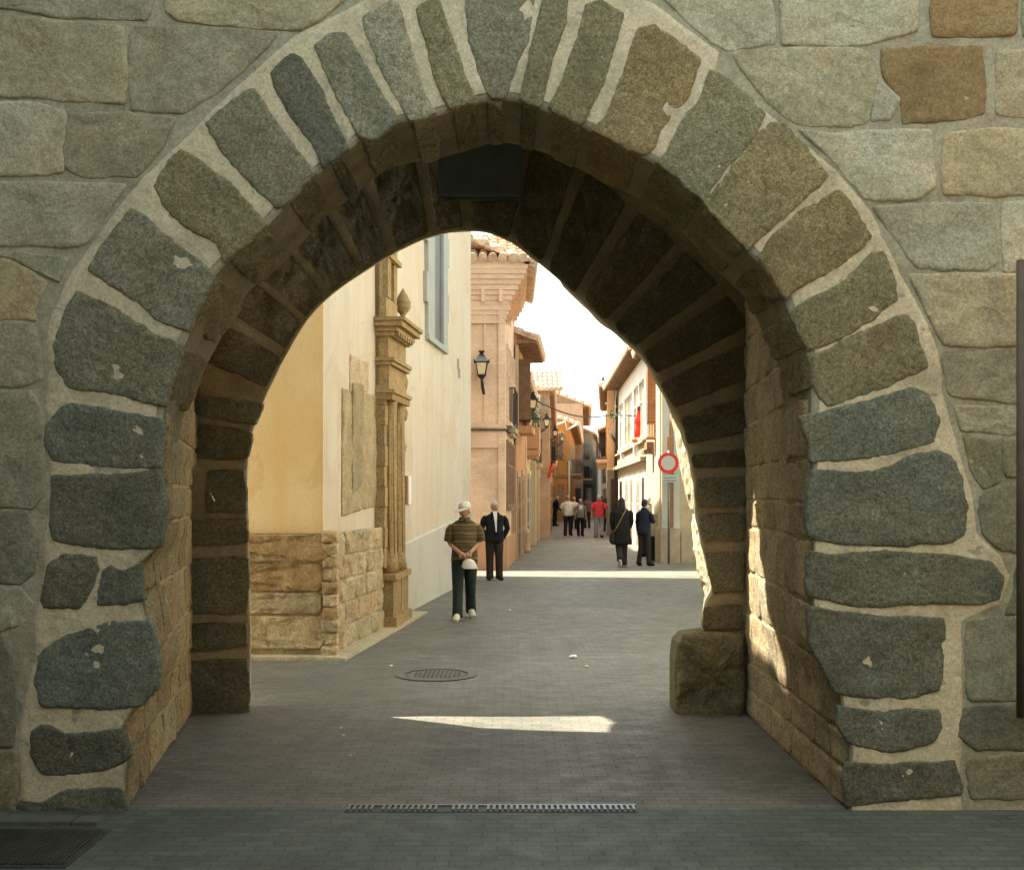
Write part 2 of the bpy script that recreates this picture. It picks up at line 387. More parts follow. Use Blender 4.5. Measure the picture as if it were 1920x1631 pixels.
FR = [(245,1545),(246,1418),(238,1368),(262,1328),(296,1286),(298,1234),(284,1165),(273,1123),(269,1062),(303,1028),(308,992),(314,937),(309,880),(321,823),(313,785),
      (326,763),(348,707),(361,647),(372,625),(398,573),(415,517),(441,500),(476,474),(516,437),(544,397),(602,337),(630,326),(664,301),(676,270),(750,242),(778,248),(822,234),(850,226),
      (894,208),(918,204),(948,200),(975,206),(1010,221),(1029,223),(1084,254),(1106,262),(1150,290),(1202,312),(1224,320),(1261,353),(1307,390),(1346,440),(1388,488),(1410,493),
      (1431,530),(1459,562),(1460,592),(1482,640),(1504,666),(1503,690),(1508,728),(1508,765),(1500,800),(1502,830),(1513,872),(1509,940),(1515,1010),(1513,1060),(1512,1120),
      (1519,1205),(1541,1247),(1566,1300),(1574,1368),(1586,1405),(1584,1440),(1582,1545)]
cen = (905, 880)
def push(p, k):
    if p[1] > 880: return (p[0]+(-k if p[0] < cen[0] else k), p[1])
    d = math.dist(p, cen); return (p[0]+(p[0]-cen[0])*k/d, p[1]+(p[1]-cen[1])*k/d)
FRS = resample(FR, 260)                      # evened-out intrados
for _ in range(10):
    FRS = [FRS[0]]+[((a[0]+2*c[0]+e[0])/4, (a[1]+2*c[1]+e[1])/4) if c[1] < 830 else c for a, c, e in zip(FRS, FRS[1:], FRS[2:])]+[FRS[-1]]
LIP = .07
FS = [push(p, 9) for p in FRS]                 # mortar bed, slightly behind the stones
def lipw(p): return max(.25, min(1, (1000-p[1])/250))
FE = [push(p, 9+LIP*lipw(p)*F/Y0) for p in FRS]       # where the worn arris meets the front
def fworld(p, Y=Y0): return Vector((WX(p[0], Y0), Y, WZ(p[1], Y0)))
def back(p, Y):
    """point of the passage surface behind front intrados point p at depth Y"""
    x, z = WX(p[0], Y0), WZ(p[1], Y0); t = (Y-Y0)/(YP-Y0)
    j = min(1, max(0, (p[1]-560)/300))
    xw = -2.60 if p[0] < cen[0] else 1.90
    xa = x*(1+.10*t); q = (Y-Y0)/.16
    if q < 1:
        o = LIP*lipw(p)*(1-math.sqrt(max(0, 1-(1-max(0, q))**2))); dd = Vector((p[0]-cen[0], p[1]-cen[1])).normalized() if p[1] < 880 else Vector((-1 if p[0] < cen[0] else 1, 0))
        x += dd.x*o; xa += dd.x*o; z -= dd.y*o
    return Vector((xa*(1-j)+(x+(xw-x)*t)*j, Y, z+(1-j)*.14*t))
mb = MB()
# front sheet of mortar: from the intrados out to the wall's edge
out = []
for p in FE:
    if p[1] > 880: q = (-420 if p[0] < cen[0] else 2500, p[1])
    else:
        d = Vector((p[0]-cen[0], p[1]-cen[1])); k = min(1325/abs(d.x) if d.x < 0 else (1595/abs(d.x) if d.x > 0 else 1e9), 1520/abs(d.y) if d.y < 0 else 1e9)
        q = (cen[0]+d.x*k, cen[1]+d.y*k)
    out.append(q)
def sheet(i, j):
    p, q = FE[min(len(FE)-1, i)], out[min(len(out)-1, i)]
    t = (j/26)**1.5; x, y = p[0]+(q[0]-p[0])*t, p[1]+(q[1]-p[1])*t
    w = fworld((x, y)); n = noise.noise((w.x*6, w.z*6, 4))*.006
    if j == 0: n -= .004
    return Vector((w.x, Y0+.002-n, w.z))
nF = len(FS)-1
ids = [[mb.vert(sheet(i, j)) for j in range(27)] for i in range(nF+1)]
for i in range(nF):
    for j in range(26): mb.face((ids[i][j], ids[i+1][j], ids[i+1][j+1], ids[i][j+1]), 0, smooth=True)
rnd = random.Random(5)
# fill the corners above (upper left and right) and the body behind
zt = WZ(-640, Y0)
for k in range(nF):      # corner triangles where the outline turns
    pass
# reveal / soffit bed, front face back to Y1 on the arch and to the rear arch on the jambs
ids2 = []
for i, p in enumerate(FS):
    R = [ids[i][0]]
    for k in range(1, 13):
        Y = Y0+(.012, .03, .055, .085, .12, .16, .22, .32, .44, .56, .70, Y1-Y0)[k-1]; b = back(p, Y)
        n = noise.noise((b.x*5+b.z*3, Y*7, b.z*5))*.008
        d = Vector((b.x-(-.2), 0, b.z-1.9)).normalized() if p[1] < 880 else Vector((1 if p[0] > cen[0] else -1, 0, 0))
        R.append(mb.vert(b+d*n))
    ids2.append(R)
for i in range(nF):
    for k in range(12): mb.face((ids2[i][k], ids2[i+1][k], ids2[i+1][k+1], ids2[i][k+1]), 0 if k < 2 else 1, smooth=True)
# back face of the front wall (faces the chamber) and the top
for i in range(nF):
    a, b = ids2[i][12], ids2[i+1][12]
    qa, qb = out[i], out[i+1]
    c, d = mb.vert(fworld(qb, Y1+.02)), mb.vert(fworld(qa, Y1+.02)); mb.face((a, b, c, d), 1)
mb.build('wall_core', ['joint_mortar', 'lip_shade_mortar'], gate)
# pale pointing round the ring stones, smeared a little proud of the older joints
EX = [(32,1545),(34,1500),(28,1400),(32,1330),(58,1232),(57,1165),(74,1100),(76,1000),(90,930),(88,830),(76,760),(84,690),(78,640),(88,585),(128,505),(205,398),(262,328),(340,256),(436,160),(550,58),(655,8),(745,-44),(950,-64),(1120,-44),(1232,0),(1352,92),(1358,106),(1340,124),
      (1380,150),(1440,204),(1490,244),(1570,312),(1640,392),(1690,500),(1745,600),(1768,660),(1776,735),(1798,820),(1832,920),(1842,1000),(1888,1040),(1906,1080),(1888,1134),(1812,1166),(1812,1400),(1806,1440),(1812,1545)]
ER = resample(EX, 260)
mb = MB(); gr = []
def ray_to_ex(p):
    # matching point on the outer edge, at the same sweep round the arch
    if p[1] > 880:
        side = p[0] < cen[0]; best = None
        for u, v in zip(EX, EX[1:]):
            if (u[0] < cen[0]) == side and min(u[1], v[1]) <= p[1] <= max(u[1], v[1]) and u[1] != v[1]:
                f = (p[1]-u[1])/(v[1]-u[1]); q = (u[0]+(v[0]-u[0])*f, p[1])
                if best is None or abs(q[0]-cen[0]) > abs(best[0]-cen[0]): best = q
        return best or (p[0]+(-200 if side else 200), p[1])
    d = Vector((p[0]-cen[0], p[1]-cen[1])).normalized(); best = None
    for u, v in zip(EX, EX[1:]):
        e = Vector((v[0]-u[0], v[1]-u[1])); w = Vector((u[0]-cen[0], u[1]-cen[1])); den = d.x*e.y-d.y*e.x
        if abs(den) < 1e-9: continue
        t = (w.x*e.y-w.y*e.x)/den; k = (w.x*d.y-w.y*d.x)/den
        if t > 0 and -1e-6 <= k <= 1+1e-6 and (best is None or t < best): best = t
    return (cen[0]+d.x*best, cen[1]+d.y*best) if best else p
NS = 520; FS2 = resample(FE, NS)
for p in FS2:
    q = ray_to_ex(p); R = []
    for j in range(25):
        t = j/24; w = fworld((p[0]+(q[0]-p[0])*t, p[1]+(q[1]-p[1])*t)); n = noise.noise((w.x*8, w.z*8, 14))*.005+noise.noise((w.x*26, w.z*26, 2))*.004
        e = noise.noise((w.x*9, w.z*9, 7))*.012 if j == 24 else 0
        R.append(mb.vert((w.x+e, Y0+(-.002 if j < 24 else .022)-n+(.004 if j == 0 else 0), w.z+e)))
    gr.append(R)
for i in range(NS):
    for j in range(24): mb.face((gr[i][j], gr[i+1][j], gr[i+1][j+1], gr[i][j+1]), 0, smooth=True)
mb.build('arch_pointing', 'lime_mortar', gate)
# upper mass of the gate: behind the facing, closing the chamber from above
mb = MB()
mb.box(-4.1, 4.7, Y0+.05, Y1, WZ(-600, Y0), 6.9, 0); mb.box(-4.05, 4.65, YP+.012, YB-.01, 6.1, 6.45, 0)
mb.build('upper_wall', ['old_mortar'], gate)

mb = MB(); r = random.Random(11)
for k, (c, poly) in enumerate(ASH):
    stone(mb, P0(poly), lambda u, v, d: Vector((u, Y0-d, v)), h=.010, grow=.013, tint=jit(c, r), seed=k, L=.045 if poly[0][0] < -60 or poly[0][0] > 1990 or poly[0][1] < -20 else .028, rough=.008, edge=.022, smooth_it=2)
mb.build('ashlar_facing', 'sandstone', gate)

for k, (c, poly) in enumerate(VOUS):
    mb = MB(); r = random.Random(50+k); snap = []
    for p in poly:      # inner ends follow the worn, evened-out edge
        if min(math.dist(p, q) for q in FR) < 11 and p[1] < 1000:
            q = min(FRS, key=lambda q: math.dist(p, q)); p = push(q, LIP*lipw(q)*F/Y0-3)
        snap.append(p)
    stone(mb, P0(snap), lambda u, v, d: Vector((u, Y0-d, v)), h=.012, grow=.009, tint=jit(c, r, .1), seed=100+k, L=.016, rough=.006, edge=.022, smooth_it=2)
    # the same block seen from below: its soffit or reveal side
    inner = [p for p in poly if min(math.dist(p, q) for q in FR) < 11]
    if len(inner) >= 2 and sum(p[1] for p in poly)/len(poly) < 735:
        s = []
        for p in inner:
            s.append(min(range(len(FS)), key=lambda i: math.dist(FS[i], p)))
        s0, s1 = min(s), max(s)
        if s1-s0 >= 2:
            def mp(u, v, d, s0=s0):
                i = max(0, min(len(FS)-1.001, v*25)); a = int(i); f = i-a
                p = (FS[a][0]*(1-f)+FS[a+1][0]*f, FS[a][1]*(1-f)+FS[a+1][1]*f)
                b = back(p, u); n = (Vector((b.x-(-.2), 0, b.z-1.9)).normalized() if p[1] < 880 else Vector((1 if p[0] > cen[0] else -1, 0, 0)))
                return b-n*d
            tint = jit((c[0]*.80, c[1]*.74, c[2]*.64), r)  # underside tint darkened: soffit shade put into the stone colour
            w = (s1-s0)/25
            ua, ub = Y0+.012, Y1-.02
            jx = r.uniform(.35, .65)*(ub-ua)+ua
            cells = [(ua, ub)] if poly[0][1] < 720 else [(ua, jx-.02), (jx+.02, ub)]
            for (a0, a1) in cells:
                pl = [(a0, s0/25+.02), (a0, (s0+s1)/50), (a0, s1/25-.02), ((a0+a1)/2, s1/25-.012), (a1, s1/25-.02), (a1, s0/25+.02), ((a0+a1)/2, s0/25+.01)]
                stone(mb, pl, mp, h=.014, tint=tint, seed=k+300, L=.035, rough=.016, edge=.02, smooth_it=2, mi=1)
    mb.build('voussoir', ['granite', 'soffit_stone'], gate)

# ------------------------------------------------------------------ rear arch
IR = [(470,1345),(471,1200),(467,1000),(463,900),(466,850),(475,806),(490,762),(519,700),(547,648),(580,592),(630,545),(683,510),(740,474),(800,446),(850,434),(900,432),(945,444),
      (985,475),(1040,520),(1100,576),(1160,630),(1203,664),(1230,712),(1255,762),(1276,800),(1290,850),(1301,900),(1304,960),(1314,1015),(1326,1060),(1336,1108),(1322,1130),(1316,1180),(1316,1345)]
def PP(poly, Y=YP): return [(WX(x, Y), WZ(y, Y)) for x, y in poly]
cen2 = (885, 880)
def push2(p, k):
    if p[1] > 880: return (p[0]+(-k if p[0] < cen2[0] else k), p[1])
    d = math.dist(p, cen2); return (p[0]+(p[0]-cen2[0])*k/d, p[1]+(p[1]-cen2[1])*k/d)
IRS = resample(IR, 200)
for _ in range(8): IRS = [IRS[0]]+[((a[0]+2*c[0]+e[0])/4, (a[1]+2*c[1]+e[1])/4) if c[1] < 800 else c for a, c, e in zip(IRS, IRS[1:], IRS[2:])]+[IRS[-1]]
IS = [push2(p, 3) for p in IRS]
mb = MB(); nI = len(IS)-1
def iw(p, Y): return Vector((WX(p[0], YP), Y, WZ(p[1], YP)))
plain('slot_shade', (.085, .095, .07), .7, .3, 5); plain('slot_edge_light', (.10, .12, .12), .5, .2, 8)  # colours standing for the slot's deep shade and its lit lower edge
g = []
for p in IS:
    if p[1] > 880: q = (330 if p[0] < cen2[0] else 1425, p[1])
    else:
        d = Vector((p[0]-cen2[0], p[1]-cen2[1])); k = min(620/abs(d.x) if abs(d.x) > 1e-6 else 1e9, 1050/abs(d.y) if d.y < 0 else 1e9)
        q = (cen2[0]+d.x*k, cen2[1]+d.y*k)
    R = []
    for j in range(13):
        t = (j/12)**1.4; x, y = p[0]+(q[0]-p[0])*t, p[1]+(q[1]-p[1])*t; w = iw((x, y), YP)
        n = noise.noise((w.x*7, w.z*7, 8))*.008-(.01 if j == 0 else 0); R.append(mb.vert((w.x, YP+.018-n, w.z)))
    g.append(R)
for i in range(nI):
    for j in range(12):
        mb.face((g[i][j], g[i+1][j], g[i+1][j+1], g[i][j+1]), 0, smooth=True)
def iback(p, Y):
    w = iw(p, Y); t = (Y-YP)/(YB-YP); s = Vector((w.x+.3, 0, w.z-1.9)); s.z = max(s.z, 0); s.normalize()
    return w+s*.05*t*(1 if w.x < .4 else .4)
g2 = []
for i, p in enumerate(IS):
    R = [g[i][0]]
    for k in range(1, 5):
        b = iback(p, YP+(YB-YP)*k/4); n = noise.noise((b.x*6, b.y*9, b.z*6))*.012
        R.append(mb.vert(b+Vector((n, 0, n))))
    g2.append(R)
for i in range(nI):
    for k in range(4): mb.face((g2[i][k], g2[i+1][k], g2[i+1][k+1], g2[i][k+1]), 1, smooth=True)
for i in range(nI):      # back face
    p0, p1 = IS[i], IS[i+1]
    q0, q1 = [mb.vert((mb.v[g[k][12]][0]*1.0, YB, mb.v[g[k][12]][2])) for k in (i, i+1)]
    mb.face((g2[i][4], g2[i+1][4], q1, q0), 0)
mb.build('rear_wall_core', ['soffit_mortar', 'old_mortar', 'slot_shade'], gate)
RG = (.21, .19, .125)
PIER = [[(388,882),(460,880),(464,960),(386,962)], [(357,974),(465,970),(467,1018),(357,1024)], [(355,1046),(468,1042),(464,1150),(357,1150)], [(357,1168),(462,1168),(465,1210),(359,1222)],
        [(357,1238),(466,1234),(470,1340),(357,1340)], [(362,790),(476,812),(464,862),(362,860)], [(364,738),(496,756),(481,798),(363,777)],
        [(1304,898),(1398,893),(1398,948),(1306,952)], [(1310,964),(1398,962),(1396,1012),(1318,1016)], [(1322,1036),(1396,1033),(1396,1108),(1337,1112)], [(1321,1137),(1394,1133),(1394,1178),(1317,1180)]]
rings = []
arc = [p for p in IRS if p[1] < 885]; AR = resample(arc, 400); L = sum(math.dist(a, b) for a, b in zip(AR, AR[1:]))
r = random.Random(21); pos = 12; i = 0
while pos < L-20:
    w = r.uniform(44, 66) if pos < L*.5 else r.uniform(46, 68); e = min(pos+w, L-4)
    a, m, b = [AR[min(400, int(400*t/L))] for t in (pos, (pos+e)/2, e)]
    if b[1] < 800 or b[0] > 900:
        ln = r.uniform(150, 190) if a[0] < 900 else 200
        o = [push2((x, y), ln) for x, y in (b, m, a)]
        o = [(max(352, min(1404, x)), max(y, 378) if 800 < x < 996 else y) for x, y in o]
        if not (a[0] < 900 and a[1] > 748): rings.append([push2(a, 6), push2(m, 5), push2(b, 6)]+o)
    pos = e+r.uniform(15, 22)
for k, poly in enumerate(PIER+rings):
    mb = MB(); r = random.Random(400+k)
    tint = jit(RG if k < 11 else (.17, .14, .085), r, .15)
    stone(mb, PP(poly), lambda u, v, d: Vector((u, YP-d, v)), h=.012, grow=.002, tint=tint, seed=500+k, L=.03, rough=.013, edge=.012, smooth_it=2)
    mb.build('ring_stone' if k >= 11 else 'pier_stone', 'soffit_stone', gate)
mb = MB(); mb.box(WX(822, YP-.1), WX(978, YP-.1), YP-.11, YP+.05, WZ(366, YP-.1), WZ(240, YP-.1)); pnl = mb.build('slot_shade_board', 'slot_shade', gate)  # flat dark board painted as the shade inside the slot
mb = MB(); mb.box(WX(822, YP-.1)+.01, WX(978, YP-.1)-.01, YP-.125, YP-.112, WZ(369, YP-.1), WZ(364, YP-.1)); mb.build('ledge_light_strip', 'slot_edge_light', pnl)  # paler strip painted as light caught on the slot's lower edge
# impost block at the foot of the right pier
mb = MB()
blk = [(1266,1350),(1266,1240),(1270,1205),(1284,1190),(1330,1184),(1396,1186),(1398,1350)]
stone(mb, PP(blk, 8.80), lambda u, v, d: Vector((u, 8.80-d, v)), h=.05, tint=(.20, .175, .105), seed=77, L=.022, rough=.032, edge=.05, smooth_it=2)
mb.prism([(WX(x, 8.80)+.0, WZ(y, 8.80)) for x, y in chaikin(blk, 1)], 8.80, 9.12, 0, (.20, .175, .105))
mb.build('foot_block', 'soffit_stone', gate)
# ragged rubble jamb behind the right pier, open to the sun
mb = MB(); sil = [(1254,776),(1262,800),(1270,850),(1277,890),(1286,930),(1298,965),(1297,1005),(1304,1050),(1312,1085),(1320,1112),(1322,1200),(1322,1345)]
YJ0, YJ1 = YB-.02, 9.62
SJ = resample(sil, 60)
def jamb(i, j):
    p = SJ[min(60, i)]; xb = WX(p[0], YJ1); z = WZ(p[1], YJ1); t = j/8
    x = xb+(WX(p[0]+24, YJ0)-xb)*(1-t); Y = YJ0+(YJ1-YJ0)*t
    n = noise.noise((Y*13, z*13, 3))*.016+noise.noise((Y*40, z*40, 5))*.010
    return Vector((x+n, Y, z))
gi = [[mb.vert(jamb(i, j)) for j in range(9)] for i in range(61)]
for i in range(60):
    for j in range(8): mb.face((gi[i][j], gi[i+1][j], gi[i+1][j+1], gi[i][j+1]), 0, (.46, .40, .28))
top = [mb.vert((3.2, YJ0, mb.v[gi[0][0]][2])), mb.vert((3.2, YJ1, mb.v[gi[0][8]][2]))]
bot = [mb.vert((3.2, YJ0, 0)), mb.vert((3.2, YJ1, 0))]
mb.face(gi[0]+[top[1], top[0]], 0, (.4, .36, .26)); mb.face([gi[i][8] for i in range(61)]+[bot[1], top[1]], 0, (.4, .36, .26))
mb.build('rubble_jamb', 'sandstone', gate)

# ------------------------------------------------------------------ chamber between the arches: side walls and unseen roof, openings added to shape the sun patches
E = radians(60); SX, SY, SZ = cos(E)*-.9995, cos(E)*.03, sin(E)
SUN = Vector((SX, SY, SZ)).normalized()
def wall_x(Y, side, z=3.0):
    py = max(840, min(1540, HZ-(z-CH)*F/Y0)); best = None
    for a, c in zip(FS, FS[1:]):
        if (a[0] < cen[0]) == (side < 0) and min(a[1], c[1]) <= py <= max(a[1], c[1]) and a[1] != c[1]:
            f = (py-a[1])/(c[1]-a[1]); best = (a[0]+(c[0]-a[0])*f, py)
    return back(best or ((309, 840) if side < 0 else (1508, 840)), Y).x
ZC = 6.3
def toward_sun_to_x(p, fx):
    p = Vector(p); 
    for _ in range(20):
        t = (fx(p.y)-p.x)/SUN.x if _ == 0 else t
        q = p+SUN*t; t += (fx(q.y)-q.x)/SUN.x
    return p+SUN*t
def earc(mb, hole_pts, outer, mapf, mi=0):
    from mathutils.geometry import tessellate_polygon
    loops = [[Vector((*p, 0)) for p in outer]]+[[Vector((*p, 0)) for p in h] for h in hole_pts]
    flat = [p for l in loops for p in l]; ids = [mb.vert(mapf(p.x, p.y)) for p in flat]
    for t in tessellate_polygon(loops): mb.face([ids[k] for k in t], mi)
patch = [(WX(x, GY(y)), GY(y), 0) for x, y in ((732,1344),(800,1342.5),(960,1343.5),(1125,1342),(1140,1348),(1150,1354),(1142,1362),(1140,1372),(1040,1370),(900,1364),(820,1354))]
h1 = [toward_sun_to_x(p, lambda Y: wall_x(Y, -1)) for p in patch]  # wall opening traced back along the sun from the lit ground patch
mb = MB()
wl = lambda Y, z: Vector((wall_x(Y, -1), Y, z))
earc(mb, [[(p.y, p.z) for p in h1]], [(Y1-.02, 2.0), (YP+.6, 2.0), (YP+.6, ZC), (Y1-.02, ZC)], wl)
mb.grid(lambda a, b: Vector((wall_x(Y1+(YP+.2-Y1)*a, -1, 2.0*b), Y1+(YP+.2-Y1)*a, 2.0*b)), 12, 40)
mb.build('passage_wall', 'soffit_mortar', gate)
mb = MB()
tri = [(8.34, 1.76), (8.62, 1.36), (8.62, .56), (8.2, .55), (7.82, .56), (7.62, .44), (7.44, .46), (7.46, .58), (7.68, .92), (7.94, 1.26), (8.14, 1.50)]
tri = [(wall_x(y, 1, z), y, z) for y, z in tri]
h2 = []
for p in tri:
    t = (ZC-p[2])/SUN.z; h2.append(Vector(p)+SUN*t)
earc(mb, [[(p.x, p.y) for p in h2]], [(-2.62, Y1-.03), (2.6, Y1-.03), (2.6, YP+.3), (-2.62, YP+.3)], lambda x, y: Vector((x, y, ZC)))
mb.build('sun_mask_roof', 'old_mortar', gate)  # unseen roof, its hole shaped only to cast the lit wall patch
mb = MB(); mb.grid(lambda a, b: Vector((wall_x(Y1+(YP+.2-Y1)*a, 1, ZC*b), Y1+(YP+.2-Y1)*a, ZC*b)), 16, 120)
mb.build('passage_wall', 'soffit_mortar', gate)
# blocks of the jambs and passage walls
for side in (-1, 1):
    r = random.Random(31+side); mb = MB(); z = .0
    while z < (2.45 if side < 0 else 3.3):
        hh = r.uniform(.2, .40); Y = Y0+.045
        if side < 0 and z+hh > 2.55: break
        while Y < YP-.06:
            lim = YP if z+hh < 2.3 else Y1+.1
            w = r.uniform(.25, .62); e = min(Y+w, YP-.02)
            if z > 2.2 and Y < Y1: Y = Y1+.0; e = min(Y+w, YP-.02)
            if e-Y > .12:
                tint = jit((.33, .265, .16) if side < 0 else (.325, .265, .175), r, .16)
                stone(mb, [(Y+.012, z+.012), ((Y+e)/2, z+.008), (e-.012, z+.012), (e-.01, z+hh-.014), ((Y+e)/2, z+hh-.01), (Y+.012, z+hh-.014)],
                      lambda u, v, d, side=side: Vector((wall_x(u, side, v)-side*d, u, v)), h=.012, tint=tint, seed=int(z*100)+side, L=.04, rough=.012, edge=.02)
            Y = e
        z += hh
    mb.build('passage_blocks', 'soffit_stone', gate)
# dark downpipe at the right
pp = thing('downpipe', (2.77, 5.95, 0), 'dark brown downpipe running up the gate wall', 'pipe')
mb = MB(); mb.tube([(2.775, 5.96, WZ(1345, 5.96)), (2.775, 5.96, WZ(488, 5.96))], .024, 10); 
plain('brown_iron', (.085, .068, .048), .7)
mb.build('pipe', 'brown_iron', pp)
# unseen tower added outside the frame to keep sun off the gate front
tw = thing('sun_block_tower', (-4.6, 5, 0), 'unseen stone tower added beside the gate to block the sun', 'tower')
mb = MB()
for k in range(33):
    z = k*.45
    mb.box(-6.2, -3.62-(k % 2)*.004, 2.2, 6.85, z, z+.442, 0, jit(MIDW, rnd))
mb.build('tower_wall', 'sandstone', tw)
# ================================================================== GROUND
def setts(name, col, joint, w=.17, h=.085, var=.3):
    m, nt, b = nodes(name); co = coord(nt)
    t = N(nt, 'ShaderNodeTexBrick'); nt.links.new(co, t.inputs['Vector'])
    t.inputs['Scale'].default_value = 1; t.inputs['Brick Width'].default_value = w; t.inputs['Row Height'].default_value = h
    t.inputs['Mortar Size'].default_value = .007; t.inputs['Mortar Smooth'].default_value = .6
    t.inputs['Color1'].default_value = (*[c*.86 for c in col], 1); t.inputs['Color2'].default_value = (*[c*1.14 for c in col], 1); t.inputs['Mortar'].default_value = (*joint, 1)
    a = ramp(nt, noise_n(nt, co, .7, 6, .62, .4), [(.3, 1-var), (.55, 1), (.75, 1+var*.6)])
    f = ramp(nt, noise_n(nt, co, 60, 4, .7), [(.3, .72), (.7, 1.22)])
    sp = ramp(nt, noise_n(nt, co, 9, 6, .7), [(.68, 0), (.78, .35)])
    c = mul(nt, mul(nt, t.outputs['Color'], a), f); c = mixf(nt, sp, c, (.3, .28, .23))
    nt.links.new(c, b.inputs['Base Color']); b.inputs['Specular IOR Level'].default_value = .3
    rr = ramp(nt, noise_n(nt, co, 5, 4, .6), [(.3, .5), (.7, .75)]); nt.links.new(rr, b.inputs['Roughness'])
    n1 = bump(nt, b, t.outputs['Fac'], -.35, .005); bump(nt, b, noise_n(nt, co, 25, 5, .6), .35, .01, n1)
    return m
setts('road_setts', (.142, .134, .107), (.088, .083, .064), .15, .075); setts('shaded_setts', (.080, .092, .076), (.052, .060, .049), .15, .075)  # setts before the gate darkened: foreground shade put into their colour
setts('far_setts', (.165, .15, .115), (.10, .092, .07), .3, .15)
plain('earth', (.2, .18, .14), .95, .3, .4, .3, .02)
mb = MB(); mb.quad((-300, -60, -.02), (300, -60, -.02), (300, 500, -.02), (-300, 500, -.02)); g = mb.build('ground', 'earth'); tag(g, kind='structure')
mb = MB(); mb.quad((-8, -8, 0), (9, -8, 0), (9, 6.13, 0), (-8, 6.13, 0)); tag(mb.build('shaded_square_paving', 'shaded_setts'), kind='structure')  # paving carries the foreground shade in its tint
mb = MB(); mb.quad((-8, 6.13, 0), (9, 6.13, 0), (9, 24.2, 0), (-8, 24.2, 0)); tag(mb.build('road', 'road_setts'), kind='structure')
mb = MB(); mb.quad((-8, 24.2, 0), (25, 24.2, 0), (25, 200, 0), (-8, 200, 0)); tag(mb.build('street_paving', 'far_setts'), kind='structure')
plain('kerb_stone', (.10, .105, .09), .85, .25, 5, .4, .01)
for x0, x1, y0, y1 in ((-4.2, -2.2, 5.80, 5.93),):
    mb = MB(); x = x0
    while x < x1-.05:
        e = min(x+.62, x1); mb.box(x+.004, e-.004, y0, y1, -.01, .022+.004*random.random()); x = e
    tag(mb.build('kerb', 'kerb_stone'), kind='structure')
# floor grate at lower left
plain('dark_iron', (.06, .064, .054), .55, .3, 8, .3, .003, .4, 80, .4)
t = thing('floor_grate', (-2.6, 5.45, 0), 'dark ribbed floor grate in the paving at the left foot of the gate', 'grate')
mb = MB(); mb.box(-3.4, -2.10, 5.14, 5.74, -.01, .006); mb.build('frame', 'dark_iron', t)
mb = MB()
for k in range(58): mb.box(-3.38+k*.022, -3.38+k*.022+.011, 5.17, 5.71, .006, .016)
mb.build('grating', 'dark_iron', t)
# slot drain across the road
plain('steel', (.20, .21, .195), .4, .3, 10, .2, .002, .6, 90, .5)
t = thing('slot_drain', (-.1, 6.13, 0), 'narrow slotted drain crossing the road under the arch front', 'drain')
mb = MB(); mb.box(-.93, .70, 6.055, 6.205, -.012, .003); mb.build('trough', 'dark_iron', t)
mb = MB()
for k in range(50):
    x = -.92+k*.0325; 
    if k in (5, 16, 17, 23): continue
    mb.box(x, x+.015, 6.075, 6.16, .003, .013)
mb.box(-.93, .70, 6.165, 6.19, .003, .010); mb.build('bars', 'steel', t)
# manhole cover
t = thing('manhole_cover', (-.74, 10.7, 0), 'round cast iron manhole cover in the road', 'manhole')
mb = MB(); n = 40; c = (-.74, 10.72)
for r0, r1, z in ((0, .29, .006), (.31, .40, .009)):
    for k in range(n):
        a, b = 2*pi*k/n, 2*pi*(k+1)/n
        mb.quad(*[(c[0]+r*cos(q), c[1]+r*sin(q), z) for r, q in ((r0, a), (r1, a), (r1, b), (r0, b))])
plain('cover_iron', (.122, .115, .092), .6, .3, 9, .3, .003); mb.build('cover', 'cover_iron', t)
mb = MB()
for i in range(-6, 7):
    for j in range(-6, 7):
        if (i*i+j*j)*.002 < .07: mb.box(c[0]+i*.042, c[0]+i*.042+.022, c[1]+j*.042, c[1]+j*.042+.022, .006, .012)
mb.build('cover_pattern', 'cover_iron', t)
plain('paper', (.8, .8, .76), .8, .05, 30, .2, .004)
for k, (x, y, s, lab) in enumerate(((1075, 1233, .045, 'larger white scrap of paper on the road'), (1100, 1250, .022, 'smaller white scrap of paper on the road'), (733, 1249, .018, 'tiny white scrap of paper left of the manhole cover'), (955, 1145, .03, 'pale flattened scrap on the road right of the striped shirt man'))):
    Y = GY(y); mb = MB(); r = random.Random(k)
    mb.ball((WX(x, Y), Y, s*.35), (s, s, s*.4), nu=9, nv=6, fn=lambda d: 1+.5*noise.noise(d*2+Vector((k, 0, 0))))
    tag(mb.build('paper_scrap', 'paper'), lab, 'litter')

# ================================================================== CHURCH
plaster('white_plaster', (.585, .535, .425), (.53, .40, .255), .65)
plaster('ochre_plaster', (.88, .69, .40), (.80, .52, .22), .8)
plaster('grey_plaster', (.52, .50, .42), (.42, .38, .29), .5)
granite('portal_stone', .25, .5, 1.2)
plain('window_dark', (.10, .092, .075), .5, .2, 3)
plain('blue_stucco', (.34, .36, .32), .9, .1, 3, .2)
plain('slate', (.12, .12, .12), .6)
PA = Vector((-2.07, 12.0, 0)); PB = Vector((-.87, 23.1, 0)); du = (PB-PA).normalized(); LW = (PB-PA).length
CF = frame(PA, du)                       # u along the street, d towards the street, v up
nrm = du.cross(Vector((0, 0, 1))).normalized()
def u_of(px):                            # distance along the church wall seen in photo column px
    k = (px-CX)/F; Y = (PA.x-PA.y*du.x/du.y)/(k-du.x/du.y); return (Y-PA.y)/du.y
def uY(u): return PA.y+du.y*u
church = thing('church', (-4, 17, 0), 'tall plastered church with ochre end wall and white street side', 'church')
mb = MB(); H = 14.0
mb.grid(lambda a, b: CF(LW*a, noise.noise((a*9, b*6, 1))*.012, H*b), 24, 24)
